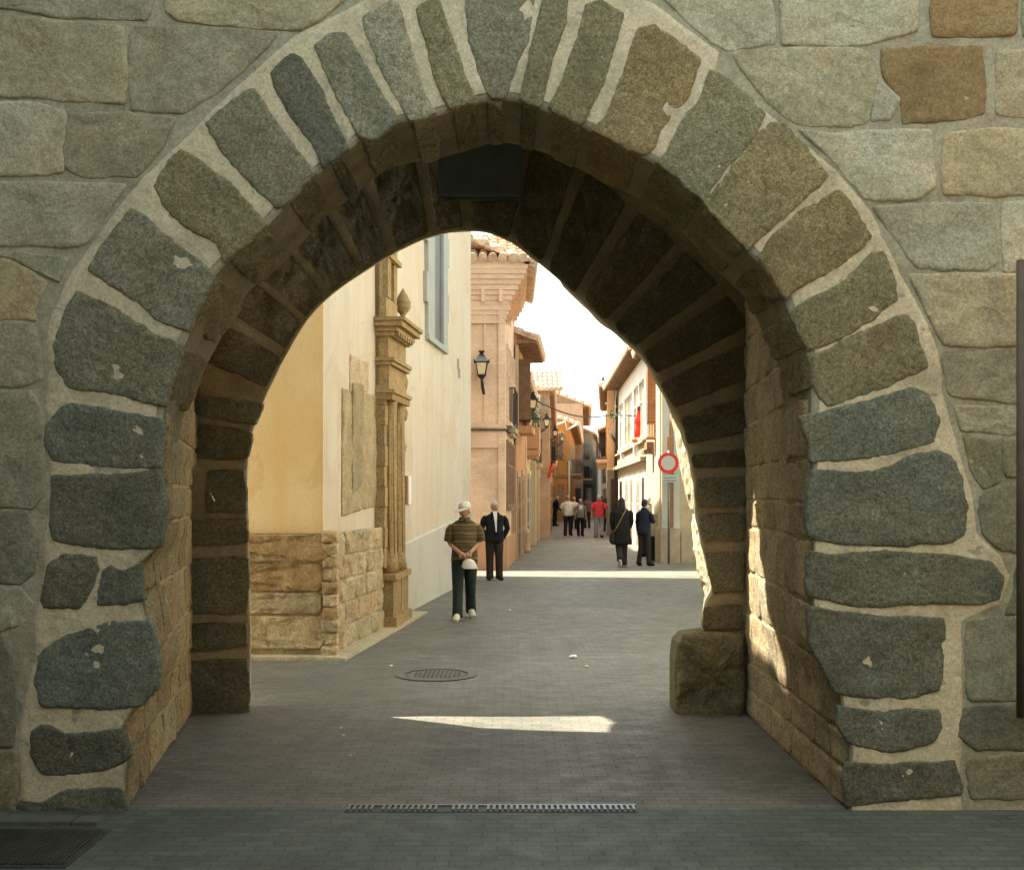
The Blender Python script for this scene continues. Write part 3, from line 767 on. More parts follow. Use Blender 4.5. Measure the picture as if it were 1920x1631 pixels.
mb.quad(CF(LW, 0, 0), CF(LW, -9, 0)+Vector((0, .26, 0)), CF(LW, -9, H)+Vector((0, .26, 0)), CF(LW, 0, H))
mb.quad(CF(0, 0, H), CF(LW, 0, H), CF(LW, -9, H), CF(0, -9, H))
mb.build('street_wall', 'white_plaster', church)
mb = MB(); mb.grid(lambda a, b: (PA.x-6*a-.002, 12.0-.003+noise.noise((a*7, b*9, 3))*.012, H*b), 16, 24); mb.build('end_wall', 'ochre_plaster', church)
# dressed stone footing under the end wall, turning the corner
ST = (.50, .365, .20); ST2 = (.54, .41, .245); ST3 = (.45, .30, .15)
r = random.Random(9)
mb = MB(); ew = lambda u, v, d: Vector((u, 11.86-d, v))
rows = [(0.10, .26), (.28, .62), (.64, .98), (1.0, 1.34)]
mb.box(-8, -2.0, 11.865, 12.3, 0, 1.345, 0, (.38, .29, .16))
zt = WZ(997, 11.86)
for k, (px0, px1, py0, py1, c) in enumerate(((484,612,1002,1052,ST3),(484,606,1056,1108,ST3),(484,604,1111,1150,ST2),(484,606,1154,1216,ST))):
    stone(mb, [(WX(px0-260, 11.86), WZ(py1, 11.86)), (WX(px1, 11.86), WZ(py1, 11.86)), (WX(px1+2, 11.86), WZ((py0+py1)/2, 11.86)), (WX(px1, 11.86), WZ(py0, 11.86)), (WX(px0-260, 11.86), WZ(py0, 11.86))], ew, h=.03, tint=jit(c, r, .15), seed=k+5, L=.035, rough=.03, edge=.025, smooth_it=2)
for k in range(10):    # corner quoins, worn
    z = k*.138
    stone(mb, [(-2.06, z+.004), (-1.885, z+.004), (-1.88, z+.07), (-1.885, z+.132), (-2.06, z+.132)], ew, h=.035+.03*r.random(), tint=jit(ST if k % 2 else ST2, r, .2), seed=k+20, L=.03, rough=.03, edge=.02)
mb.box(-8, -1.86, 11.66, 11.88, 0, .035, 0, (.5, .42, .28))
mb.build('end_footing', 'portal_stone', church)
# stone patches on the street side: plinth, exposed masonry panel, apron
mb = MB()
def panel(px0, px1, z0a, z0b, z1a, z1b, d, tint, seed, u0=None, rough=.012):
    ua = u_of(px0) if u0 is None else u0; ub = u_of(px1); fr = lambda u, v, dd: CF(u, d+dd, v)
    n = 6
    poly = [(ua, z0a)]+[(ua+(ub-ua)*k/n, z0a+(z0b-z0a)*k/n) for k in range(1, n+1)]+[(ub-(ub-ua)*k/n, z1b+(z1a-z1b)*k/n) for k in range(0, n+1)]
    stone(mb, poly, fr, h=.02, tint=tint, seed=seed, L=.06, rough=rough, edge=.02, smooth_it=0)
def zpx(py, px): return WZ(py, uY(u_of(px)))
u0 = -.14
for k in range(5):        # plinth courses left of the portal
    za, zb = k*.27, k*.27+.262
    uu = u0
    while uu < u_of(703):
        e = min(uu+r.uniform(.35, .8), u_of(703)); fr = lambda u, v, dd: CF(u, .10+dd, v)
        stone(mb, [(uu+.006, za), (e-.006, za), (e-.004, (za+zb)/2), (e-.006, zb), (uu+.006, zb)], fr, h=.012+.012*r.random(), tint=jit((.44, .355, .225), r, .14), seed=int(uu*50)+k, L=.04, rough=.022, edge=.03); uu = e
mb.box(u0, u_of(703), 0, .105, 0, zpx(1005, 637), 0, (.40, .33, .2), CF)
panel(640, 703, zpx(968, 640), zpx(948, 703), zpx(728, 641), zpx(742, 703), .004, (.40, .32, .195), 61)
panel(654, 688, zpx(735, 654), zpx(735, 688), zpx(664, 654), zpx(680, 688), .006, (.52, .40, .27), 62)
panel(656, 676, zpx(930, 656), zpx(905, 676), zpx(717, 657), zpx(720, 676), .02, (.33, .27, .165), 63)
mb.box(-.35, u_of(760), 0, .34, 0, .03, 0, (.46, .40, .28), CF)
mb.build('stone_patches', 'portal_stone', church)
# grey dado beyond the portal
mb = MB(); ua = u_of(752); 
mb.quad(CF(ua, .03, 0), CF(LW-.02, .03, 0), CF(LW-.02, .03, 1.40), CF(ua, .03, 1.02)); mb.quad(CF(ua, .03, 1.02), CF(LW-.02, .03, 1.40), CF(LW-.02, 0, 1.42), CF(ua, 0, 1.04))
mb.build('dado', 'grey_plaster', church)
# tall window with stepped painted surround
mb = MB(); a, b = u_of(797), u_of(834); zb = 4.42
ww = b-a
for k in range(7):
    z0 = zb+k*.5; ex = .12 if k % 2 else .0
    mb.box(a-.02-ex, a+ww*.30, .0, .06, z0, z0+.499, 0, fr=CF); mb.box(b-ww*.24, b+ex, .0, .06, z0, z0+.499, 0, fr=CF)
mb.box(a-.02, b, .0, .075, zb-.10, zb-.004, 0, fr=CF)
wf = mb.build('window_surround', 'blue_stucco', church)
mb = MB(); mb.quad(CF(a+ww*.28, .012, zb), CF(b-ww*.2, .012, zb), CF(b-ww*.2, .012, zb+3.5), CF(a+ww*.28, .012, zb+3.5)); o = mb.build('pane', 'window_dark', wf)
# crack marks and a small wall box
mb = MB()
for (x, y0, y1) in ((857, 672, 692), (859, 690, 708)):
    u = u_of(x); mb.box(u, u+.12, 0, .03, zpx(y1, x), zpx(y0, x), fr=CF)
mb.build('wall_hook', 'blue_stucco', church)

# ------------------------------------------------------------------ portal: engaged column seen edge-on with entablature and urn
portal = thing('church_portal', (-1.5, 15.2, 0), 'carved sandstone portal with engaged column, cornice and urn on the white church wall', 'portal')
pa, pb = u_of(703), u_of(756)            # 2.3 to about 4.2 m along the wall
PS = (.37, .27, .14)
def blk(mb, u0, u1, d, z0, z1, t=PS, rr=.1): mb.box(u0, u1, 0, d, z0, z1, 0, jit(t, r, rr), CF)
PL = 1.12
mb = MB(); blk(mb, pa, pa+PL, .06, 0, 7.5); mb.build('pier', 'portal_stone', portal)
mb = MB()
for k in range(9): z0 = .80+k*.27; blk(mb, pa-.012, pa+.24, .13+.010*(k % 2), z0, z0+.262)
mb.build('rusticated_strip', 'portal_stone', portal)
for u0_, u1_, g in ((-.04, .5, 0), (.62, 1.14, .03)):
    mb = MB(); blk(mb, pa+u0_, pa+u1_, .30-g, 0, .16); blk(mb, pa+u0_+.03, pa+u1_-.03, .25-g, .163, .64); blk(mb, pa+u0_, pa+u1_, .29-g, .643, .72)
    mb.build('pedestal', 'portal_stone', portal)
for off, dd in ((.26, .12), (.88, .10)):    # two fluted shafts
    mb = MB(); pts = []; rad = []
    for k in range(15):
        t = k/14; z = .72+(3.02-.72)*t; pts.append(CF(pa+off, dd, z)); rad.append((.118-.02*t)*(1.28 if k in (0, 14) else (1.12 if k in (1, 13) else 1)))
    mb.tube(pts, rad, 18, 0, PS)
    for q in range(9):
        a = 2*pi*q/9; mb.tube([CF(pa+off+.108*cos(a), dd+.108*sin(a), .85), CF(pa+off+.094*cos(a), dd+.094*sin(a), 2.95)], .018, 5, 0, (.36, .26, .13))
    mb.build('column', 'portal_stone', portal)
mb = MB()      # consoles, entablature, broken cornice
z = 3.02
for k, (h, d, e) in enumerate(((.09, .24, .02), (.05, .27, .03), (.32, .19, 0), (.05, .24, .02), (.05, .27, .04), (.28, .18, 0), (.06, .25, .03), (.06, .31, .06), (.07, .38, .10), (.05, .42, .12))):
    blk(mb, pa-e, pa+PL+e*.5, d, z, z+h-.003); z += h
zE = z
for k in range(7): blk(mb, pa+.04+k*.15, pa+.12+k*.15, .31, zE-.23, zE-.18)
mb.build('entablature', 'portal_stone', portal)
for (o1, z1, s) in ((PL-.02, 2.45, .07), (PL, 2.92, .085), (PL-.02, 3.36, .09), (PL-.05, 3.62, .06)):
    mb = MB(); mb.ball(CF(pa+o1, .12, z1), (s, s, s*1.5), 0, PS, 14, 10, fn=lambda d: 1+.35*noise.noise(d*3.5)); mb.build('carved_scroll', 'portal_stone', portal)
mb = MB()      # upper stage: strips and a broken pediment piece
blk(mb, pa, pa+.70, .15, zE, zE+.28); blk(mb, pa+.02, pa+.22, .17, zE+.28, zE+2.2); blk(mb, pa+.45, pa+.62, .16, zE+.28, zE+2.2); blk(mb, pa, pa+.68, .10, zE+.28, zE+2.4, (.44, .35, .22))
blk(mb, pa-.02, pa+.72, .21, zE+.80, zE+.86)
mb.build('upper_stage', 'portal_stone', portal)
mb = MB()      # small urn at the end of the cornice
c = CF(pa+.98, .17, 0)
blk(mb, pa+.86, pa+1.1, .29, zE, zE+.10)
prof = [(.07, 0), (.09, .02), (.045, .05), (.04, .09), (.08, .13), (.125, .18), (.135, .23), (.122, .25), (.14, .265), (.115, .30), (.07, .38), (.03, .43), (.008, .47)]
mb.tube([c+Vector((0, 0, zE+.10+h)) for _, h in prof], [q*.85 for q, _ in prof], 14, 0, PS)
mb.build('urn', 'portal_stone', portal)
# wall plaques past the portal
plain('plaque_white', (.78, .76, .68), .5, .08, 20); plain('plaque_brown', (.22, .12, .07), .6)
for px0, px1, mt, lab in ((757.5, 761, 'plaque_brown', 'narrow brown plaque on the church wall beside the portal'), (762, 767, 'plaque_white', 'narrow white plaque on the church wall beside the portal')):
    mb = MB(); ua, ub = u_of(px0), u_of(px1); mb.box(ua, ub, .002, .035, zpx(945, 760), zpx(892, 760), fr=CF); mb.box(ua+.01, ub-.01, .035, .038, zpx(935, 760), zpx(902, 760), fr=CF)
    tag(mb.build('wall_plaque', mt), lab, 'plaque')
# ================================================================== HOUSES
def tiles_mat():
    m, nt, b = nodes('roof_tile'); co = coord(nt)
    a = ramp(nt, noise_n(nt, co, 3.5, 5, .7), [(.3, (.36, .22, .14)), (.5, (.56, .40, .27)), (.7, (.66, .56, .42))])
    f = ramp(nt, noise_n(nt, co, 25, 4, .6), [(.3, .75), (.7, 1.15)])
    nt.links.new(mul(nt, a, f), b.inputs['Base Color']); b.inputs['Roughness'].default_value = .85
tiles_mat()
brick('tower_brick', (.77, .53, .355), (.71, .47, .305), (.62, .49, .37), bw=.28, rh=.065)
brick('old_brick', (.42, .25, .15), (.34, .20, .12), (.45, .37, .27), bw=.3, rh=.08)
plaster('salmon_plaster', (.50, .285, .16), (.40, .23, .13), .5)
plaster('cream_plaster', (.50, .415, .265), (.42, .31, .18), .6)
plaster('orange_plaster', (.50, .225, .065), (.42, .17, .05), .5)
plaster('peach_plaster', (.66, .38, .19), (.55, .3, .14), .4)
plaster('chalk_plaster', (.82, .79, .70), (.7, .62, .48), .3)
plaster('taupe_plaster', (.30, .245, .17), (.22, .17, .11), .5)
plaster('stone_render', (.30, .255, .19), (.22, .17, .11), .6)
plain('dark_wood', (.07, .045, .028), .6, .3, 6); plain('brown_wood', (.26, .16, .09), .65, .3, 6); plain('grey_wood', (.26, .24, .20), .7, .3, 6)
plain('louvre', (.36, .18, .09), .7, .25, 4); plain('louvre_dark', (.17, .12, .075), .7, .25, 4)
plain('glass_dark', (.035, .04, .045), .12, .3, 2, 0, spec=.6); plain('iron_black', (.018, .018, .018), .5, .2)
plain('frame_pale', (.52, .46, .35), .6, .1); plain('trim_stone', (.42, .33, .21), .85, .2, 5, .3)
plain('white_metal', (.78, .78, .76), .45, .05); plain('red_paint', (.62, .035, .022), .4, .1); plain('blue_print', (.10, .25, .5), .5); plain('red_print', (.55, .06, .05), .5)

def tile_roof(parent, o, ax, slope, L, S, pitch=.22, name='roof'):
    """barrel tiles: o eave corner, ax along the eave, slope up the roof; overlapping courses"""
    o, ax, sl = Vector(o), Vector(ax).normalized(), Vector(slope).normalized(); n = ax.cross(sl).normalized()
    if n.z < 0: n = -n
    mb = MB()
    P = [o, o+ax*L, o+ax*L+sl*S, o+sl*S]; Q = [p-n*.06 for p in P]
    for a, b, c, d in ((0, 1, 2, 3),): mb.quad(P[a], P[b], P[c], P[d]); mb.quad(Q[a], Q[d], Q[c], Q[b])
    for i in range(4): mb.quad(P[i], Q[i], Q[(i+1) % 4], P[(i+1) % 4])
    k = 0
    while k*pitch < L:
        c = .42; m = max(1, int(S/c)); m = min(m, 9)
        for j in range(m):
            a = o+ax*(k+.5)*pitch+sl*(S*j/m-.03)+n*(.018+.012*(j % 2)*0); b = o+ax*(k+.5)*pitch+sl*(S*(j+1)/m)+n*.0
            a = a+n*.02
            mb.tube([a, b], [pitch*.46, pitch*.38], 10, 0, caps=True)
        k += 1
    return mb.build(name, 'roof_tile', parent)

def window(parent, fr, u, v, w, h, frame_m='frame_pale', pane_m='glass_dark', d=.0, sill=True, shutter=None):
    mb = MB(); f = .07
    for a, b, c, e in ((u-f, u, v-f, v+h+f), (u+w, u+w+f, v-f, v+h+f), (u, u+w, v+h, v+h+f), (u, u+w, v-f, v), (u+w/2-.025, u+w/2+.025, v, v+h), (u, u+w/2-.025, v+h*.62, v+h*.62+.05), (u+w/2+.025, u+w, v+h*.62, v+h*.62+.05)):
        mb.box(a, b, d+.002, d+.06, c, e, fr=fr)
    if sill: mb.box(u-.12, u+w+.12, d+.002, d+.14, v-f-.08, v-f-.003, fr=fr)
    wf = mb.build('window', frame_m, parent)
    mb = MB(); mb.quad(fr(u, d+.012, v), fr(u+w, d+.012, v), fr(u+w, d+.012, v+h), fr(u, d+.012, v+h)); mb.build('pane', pane_m, wf)
    if shutter:
        mb = MB(); n = int(h/.09)
        for k in range(n): mb.box(u, u+w, d+.062, d+.085, v+k*h/n, v+(k+.7)*h/n, fr=fr)
        mb.build('shutter', shutter, wf)
    return wf
def door(parent, fr, u, w, h, m='dark_wood', surround='trim_stone', d=0):
    mb = MB()
    for a, b, c, e in ((u-.14, u, 0, h+.14), (u+w, u+w+.14, 0, h+.14), (u, u+w, h, h+.14)): mb.box(a, b, d+.002, d+.035, c, e, fr=fr)
    s = mb.build('doorway', surround, parent)
    mb = MB(); mb.box(u+.005, u+w-.005, d+.004, d+.03, 0, h-.004, fr=fr)
    for i in range(2):
        for j in range(3): mb.box(u+w*(.1+.45*i), u+w*(.45+.45*i), d+.03, d+.045, h*(.06+.31*j), h*(.31+.31*j), fr=fr)
    mb.build('door_leaf', m, s); return s
def balcony(parent, fr, u, v, w, dep=.5, m='iron_black', slab='trim_stone', h=.95):
    mb = MB(); mb.box(u, u+w, .002, dep, v-.12, v, fr=fr); mb.box(u+.06, u+w-.06, .002, dep-.06, v-.2, v-.122, fr=fr)
    s = mb.build('balcony', slab, parent); mb = MB()
    for z in (v+.06, v+h): 
        mb.box(u, u+w, dep-.04, dep-.01, z, z+.03, fr=fr); mb.box(u, u+.03, .0, dep-.04, z, z+.03, fr=fr); mb.box(u+w-.03, u+w, .0, dep-.04, z, z+.03, fr=fr)
    n = int(w/.13)
    for k in range(n+1): q = u+.01+(w-.035)*k/n; mb.box(q, q+.016, dep-.033, dep-.017, v+.09, v+h, fr=fr)
    for k in range(1, 4): q = dep*k/4; 
    for k in range(1, 5):
        q = (dep-.04)*k/5
        for a in (u+.007, u+w-.023): mb.box(a, a+.016, q, q+.016, v+.09, v+h, fr=fr)
    mb.build('railing', m, s); return s
def pot(fr, u, d, v, s, lab, seed):
    t = thing('potted_plant', fr(u, d, v), lab, 'plant'); mb = MB(); c = fr(u, d, v)
    mb.tube([c, c+Vector((0, 0, s*.45))], [s*.2, s*.28], 10); mb.build('pot', 'roof_tile', t)
    mb = MB(); r = random.Random(seed)
    for k in range(90):
        p = c+Vector((r.gauss(0, s*.26), r.gauss(0, s*.26), s*.5+abs(r.gauss(0, s*.35)))); d1 = Vector((r.uniform(-1, 1), r.uniform(-1, 1), r.uniform(-.4, 1))).normalized()*s*.18; d2 = d1.orthogonal().normalized()*s*.07
        mb.quad(p, p+d1*.5+d2, p+d1, p+d1*.5-d2)
    mb.build('foliage', 'leaf', t)
plain('leaf', (.055, .085, .028), .7, .4, 20, 0); 

def house(label, A, B, h, m_wall, side, over=.45, depth=6, roof=True, slope=.38, facing_m=None, rise=None, gable=None, mat_name=None, group=None, name='house'):
    """row house: facade from A (near corner) to B (far corner); side -1 = left row (street to its +x), +1 = right row"""
    A, B = Vector((*A, 0)), Vector((*B, 0)); d = (B-A).normalized(); L = (B-A).length
    n = d.cross(Vector((0, 0, 1))).normalized()*(1 if side < 0 else -1)
    fr = lambda u, dd, v: A+d*u+n*dd+Vector((0, 0, v))
    hs = thing(name, (A+B)/2, label, 'house', group)
    mb = MB()
    mb.quad(fr(0, 0, 0), fr(L, 0, 0), fr(L, 0, h), fr(0, 0, h))
    mb.quad(fr(L, 0, 0), fr(L, -depth, 0), fr(L, -depth, h), fr(L, 0, h)); mb.quad(fr(0, -depth, 0), fr(L, -depth, 0), fr(L, -depth, h), fr(0, -depth, h)); mb.quad(fr(0, 0, h), fr(L, 0, h), fr(L, -depth, h), fr(0, -depth, h))
    if facing_m is None: mb.quad(fr(0, 0, 0), fr(0, 0, h), fr(0, -depth, h), fr(0, -depth, 0))
    mb.build('wall', m_wall, hs)
    # the near end wall runs square to the picture (parallel to x)
    if facing_m:
        mb = MB(); x1 = A.x-depth if side < 0 else A.x+depth
        mb.quad((A.x, A.y-.003, 0), (A.x, A.y-.003, h), (x1, A.y-.003, h), (x1, A.y-.003, 0)); mb.build('end_wall', facing_m, hs)
    if roof:
        S = (depth/2+over)/cos(math.atan(slope))
        tile_roof(hs, fr(-.12, over, h-over*slope+.06), d, -n+Vector((0, 0, slope)), L+.2, S, .23 if A.y < 60 else .4)
        mb = MB(); mb.quad(fr(-.12, -depth/2, h+depth/2*slope), fr(L+.08, -depth/2, h+depth/2*slope), fr(L+.08, -depth, h), fr(-.12, -depth, h))
        mb.quad(fr(0, .0, h), fr(0, -depth/2, h+depth/2*slope), fr(0, -depth, h), fr(0, -depth/2, h-.1))
        k = 0
        while k*.5 < L: mb.box(k*.5, k*.5+.09, 0, over-.04, h-.16-over*slope*.5, h-.06-over*slope*.5, fr=fr); k += 1
        mb.build('eaves', 'brown_wood', hs)
    return hs, fr, L

# ---------------------------------------------------------------- left row
TA, TB = (-.165, 26.0), (.05, 30.2); hT = 6.15
hs, fr, L = house('salmon brick tower house with flared cornice and barrel tile roof', TA, TB, 7.3, 'tower_brick', -1, roof=False, facing_m=None, depth=7, name='brick_tower_house')
mb = MB()       # facing wall with panels and pilaster, set out in brick
f2 = lambda x, d, z: Vector((TA[0]-x, TA[1]-d, z))
mb.box(.0, .16, .0, .045, 0, 6.2, fr=f2); mb.box(.46, .50, .0, .03, 3.5, 6.2, fr=f2); mb.box(.16, 3, .0, .03, 2.95, 3.38, fr=f2)
for z0, z1, dd in ((3.38, 3.44, .05), (2.9, 2.95, .05), (5.85, 5.93, .05)): mb.box(-.0, 3, .0, dd+.005, z0, z1, fr=f2)
mb.build('pilaster', 'tower_brick', hs)
mb = MB(); mb.box(-.0, 3, .0, .09, 3.30, 3.345, fr=f2); mb.box(0, L, .0, .09, 3.30, 3.345, fr=fr); mb.build('string_course', 'brown_iron', hs)
mb = MB()       # stepped cavetto cornice on both faces
steps = [(5.93, .05), (6.05, .09), (6.16, .14), (6.28, .10), (6.40, .17), (6.52, .24), (6.64, .31), (6.76, .38), (6.88, .45), (7.0, .50), (7.12, .54), (7.22, .58)]
for k, (z, d) in enumerate(steps):
    z1 = steps[k+1][0] if k+1 < len(steps) else 7.32
    d2 = min(d*.38, .2)
    mb.box(TA[0]-6, TA[0]+d, TA[1]-d2, TA[1]+4.6, z, z1-.006)
for k in range(5): 
    x = TA[0]-.05-k*.42; mb.box(x-.1, x, TA[1]-.12, TA[1], 6.35, 6.75)
mb.build('cornice', 'tower_brick', hs)
tile_roof(hs, (TA[0]-4.4, TA[1]-.26, 7.33), (1, 0, 0), (0, 1, .42), 4.95, 3.0, .235)
tile_roof(hs, (TA[0]+.72, TA[1]-.2, 7.20), (0, 1, 0), (-1, 0, .42), 4.7, 3.0, .235)
for k in range(3): window(hs, fr, .45+k*1.3, 3.6, .62, 1.75, 'tower_brick', 'glass_dark')
for k in range(3): window(hs, fr, .5+k*1.2, 1.55, .55, 1.5, 'brown_wood', 'glass_dark')
balcony(hs, fr, 1.0, 3.45, 1.7, .2)
door(hs, fr, 3.0, .9, 2.2, 'brown_wood')
mb = MB(); mb.box(-.02, L, .0, .05, 0, .75, fr=fr); mb.box(.0, 1.0, 0, .05, 0, .75, fr=f2); mb.build('plinth', 'salmon_plaster', hs)

hA, fA, LA = house('narrow salmon house with tall brown louvred blind and dark eaves', (.118, 30.25), (.42, 34.74), 6.25, 'salmon_plaster', -1, over=.6, facing_m='salmon_plaster', depth=3.4)
mb = MB(); x0 = .17      # louvred blind hanging on the balcony, seen square on
for k in range(36): mb.box(WX(971, 31.4), WX(995, 31.4), 31.36, 31.40, 3.95+k*.048, 3.95+k*.048+.034)
bl = mb.build('louvred_blind', 'brown_wood', hA); mb = MB(); mb.box(WX(971, 31.4), WX(995, 31.4), 31.41, 31.9, 3.9, 5.68); mb.build('blind_box', 'dark_wood', bl)
mb = MB(); mb.box(.9, 2.6, 0, .40, 3.55, 3.75, fr=fA); mb.build('balcony', 'salmon_plaster', hA)
window(hA, fA, 2.3, 3.8, 1.0, 1.9, 'brown_wood'); door(hA, fA, .5, 1.0, 2.3); door(hA, fA, 2.6, 1.2, 2.4, 'brown_wood')
mb = MB(); mb.box(WX(966, 30.25), WX(972, 30.25), 30.05, 30.29, 3.2, 5.9); mb.build('corner_pilaster', 'cream_plaster', hA)

hB, fB, LB = house('cream and salmon house with two small balconies behind the wall lanterns', (.44, 34.75), (.97, 45.05), 5.55, 'cream_plaster', -1, over=.12, facing_m='salmon_plaster', depth=4)
balcony(hB, fB, 1.0, 3.2, 1.8, .38, slab='salmon_plaster'); balcony(hB, fB, 5.0, 2.95, 2.0, .35)
mb = MB(); mb.box(1.0, 2.8, 0, .40, 3.2, 4.0, fr=fB); mb.build('balcony_panel', 'salmon_plaster', hB)
for u in (1.4, 5.5): window(hB, fB, u, 3.25, 1.0, 1.8, 'brown_wood')
for u, w, m in ((.6, 1.0, 'dark_wood'), (2.6, 1.2, 'grey_wood'), (5.0, 1.0, 'dark_wood'), (7.2, 1.1, 'brown_wood')): door(hB, fB, u, w, 2.5, m, 'frame_pale')
for a, c_, h_ in ((3.9, 4.4, 3.0), (8.3, 8.9, 3.4)): mb = MB(); mb.box(a, c_, .0, .2, 0, h_, fr=fB); mb.build('pilaster', 'cream_plaster', hB)

hC, fC, LC = house('old brick house with tiled gable above the lanterns', (1.54, 45.0), (2.85, 75.95), 6.1, 'old_brick', -1, over=.22, facing_m='old_brick', depth=4)
mb = MB()
for k in range(9): mb.box(.15+k*.14, .15+k*.14+.07, .0, .05, 5.75, 5.95, fr=lambda a, b, c: Vector((1.54-a, 45-b, c)))
for k in range(4): mb.box(.0, 1.3, .0, .03, 5.25+k*.13, 5.25+k*.13+.06, fr=lambda a, b, c: Vector((1.54-a, 45-b, c)))
mb.build('brick_bands', 'trim_stone', hC)
tile_roof(hC, (.5, 44.75, 6.12), (1, 0, 0), (0, 1, .5), 1.45, 2.2, .2)
mb = MB(); mb.box(WX(1003, 44.8), WX(1013, 44.8), 44.6, 44.95, 2.5, 5.9); mb.build('downpipe', 'frame_pale', hC)
for u in (4, 9, 15, 22): window(hC, fC, u, 3.4, 1.2, 1.8, 'brown_wood'); balcony(hC, fC, u-.4, 3.2, 2.0, .25)
for u in (2, 6, 12, 18, 25): door(hC, fC, u, 1.4, 2.5, 'dark_wood', 'cream_plaster')
mb = MB(); mb.box(-.05, .42, -1.2, .04, 2.9, 3.4, fr=lambda a, b, c: Vector((1.3-b*.3, 44.9, c)) if False else fC(a, b, c)); mb.build('corner_block', 'salmon_plaster', hC)

hD, fD, LD = house('bright orange house with white gutter bracket further down the street', (3.98, 76.0), (5.9, 102.0), 6.9, 'orange_plaster', -1, over=.7, facing_m='orange_plaster', depth=5)
eD = lambda a, b, c: Vector((3.98-a, 76-b, c))
mb = MB(); mb.box(-.05, 1.4, 0, .1, 3.05, 3.25, fr=eD); mb.build('string_course', 'brown_wood', hD)
mb = MB(); mb.box(.35, 1.15, 0, .1, 4.3, 6.2, fr=eD); w = mb.build('window', 'salmon_plaster', hD)
mb = MB()
for k in range(2): mb.box(.42+k*.36, .70+k*.36, .1, .14, 4.35, 6.1, fr=eD)
mb.build('shutter', 'brown_wood', w)
mb = MB(); mb.box(.8, 1.2, 0, .06, 3.55, 4.1, fr=eD); mb.build('window_grille', 'brown_wood', hD)
mb = MB(); mb.box(.35, .75, 0, .08, 0, 2.6, fr=eD); mb.box(.95, 1.3, 0, .08, 0, 2.4, fr=eD); mb.build('door_leaf', 'brown_wood', hD)
mb = MB(); mb.tube([eD(1.4, .2, 6.5), eD(.3, .3, 6.9), eD(.2, .3, 6.3), eD(-.5, .3, 6.7)], .09, 6); mb.tube([eD(.02, .1, 0), eD(.02, .1, 4.2)], .07, 6); mb.build('gutter', 'frame_pale', hD)
for u in (3, 9, 15): window(hD, fD, u, 3.6, 1.4, 2.0, 'frame_pale'); balcony(hD, fD, u-.5, 3.4, 2.6, .8)

hE, fE, LE = house('tall grey brown house rising behind the orange one', (6.6, 102.0), (8.5, 130.0), 10.4, 'taupe_plaster', -1, over=.8, facing_m='old_brick', depth=12)
eE = lambda a, b, c: Vector((6.6-a, 102-b, c))
for a, z in ((.6, 3.2), (1.9, 3.2), (.6, 6.2), (2.2, 6.2)):
    mb = MB(); mb.box(a, a+.8, 0, .1, z, z+1.7, fr=eE); q = mb.build('window', 'frame_pale', hE); mb = MB(); mb.box(a+.1, a+.7, .1, .13, z+.1, z+1.6, fr=eE); mb.build('pane', 'glass_dark', q)
mb = MB(); mb.box(2.0, 3.0, -2, -1, 10.3, 12.0, fr=eE); mb.box(3.6, 4.2, -2, -1, 10.3, 11.6, fr=eE); mb.build('chimney', 'old_brick', hE)
for k in range(3): balcony(hE, fE, 1+k*7, 3.4, 3, .9); window(hE, fE, 1.6+k*7, 3.5, 1.6, 2.2, 'brown_wood')
mb = MB(); mb.box(-.02, 2.8, 0, .12, 0, 2.9, fr=eE); mb.build('shopfront', 'stone_render', hE)
for a in (.2, 1.0, 1.9):
    mb = MB(); mb.box(a, a+.5, .12, .18, 0, 2.5, fr=eE); mb.build('door_leaf', 'dark_wood', hE)
hG, fG, LG = house('grey stone house with pale doors at the bend of the street', (9.6, 130.0), (13.4, 165.0), 9.2, 'stone_render', -1, over=1, facing_m='taupe_plaster', depth=14)
eG = lambda a, b, c: Vector((9.6-a, 130-b, c))
for k in range(3):
    for z in (3.6, 6.2):
        mb = MB(); mb.box(.4+k*1.0, 1.0+k*1.0, 0, .12, z, z+1.7, fr=eG); mb.build('window', ('glass_dark', 'frame_pale', 'brown_wood')[k], hG)
for k in range(4): mb = MB(); mb.box(.2+k*.7, .6+k*.7, 0, .12, 0, 2.7, fr=eG); mb.build('door_leaf', ('frame_pale', 'dark_wood', 'cream_plaster', 'brown_wood')[k], hG)
mb = MB(); mb.box(0, 3, 0, .7, 3.2, 3.4, fr=eG); mb.build('balcony', 'stone_render', hG)
hF, fF, LF = house('far dark house closing the end of the street', (15.2, 170.0), (17, 190.0), 9.0, 'taupe_plaster', -1, over=1, facing_m='stone_render', depth=16)
eF = lambda a, b, c: Vector((15.2-a, 170-b, c))
for k in range(5):
    mb = MB(); mb.box(.3+k*1.3, 1.1+k*1.3, 0, .2, 3.8, 5.9, fr=eF); mb.build('window', 'glass_dark', hF)
    mb = MB(); mb.box(.3+k*1.3, 1.0+k*1.3, 0, .2, 0, 2.9, fr=eF); mb.build('door_leaf', 'dark_wood', hF)

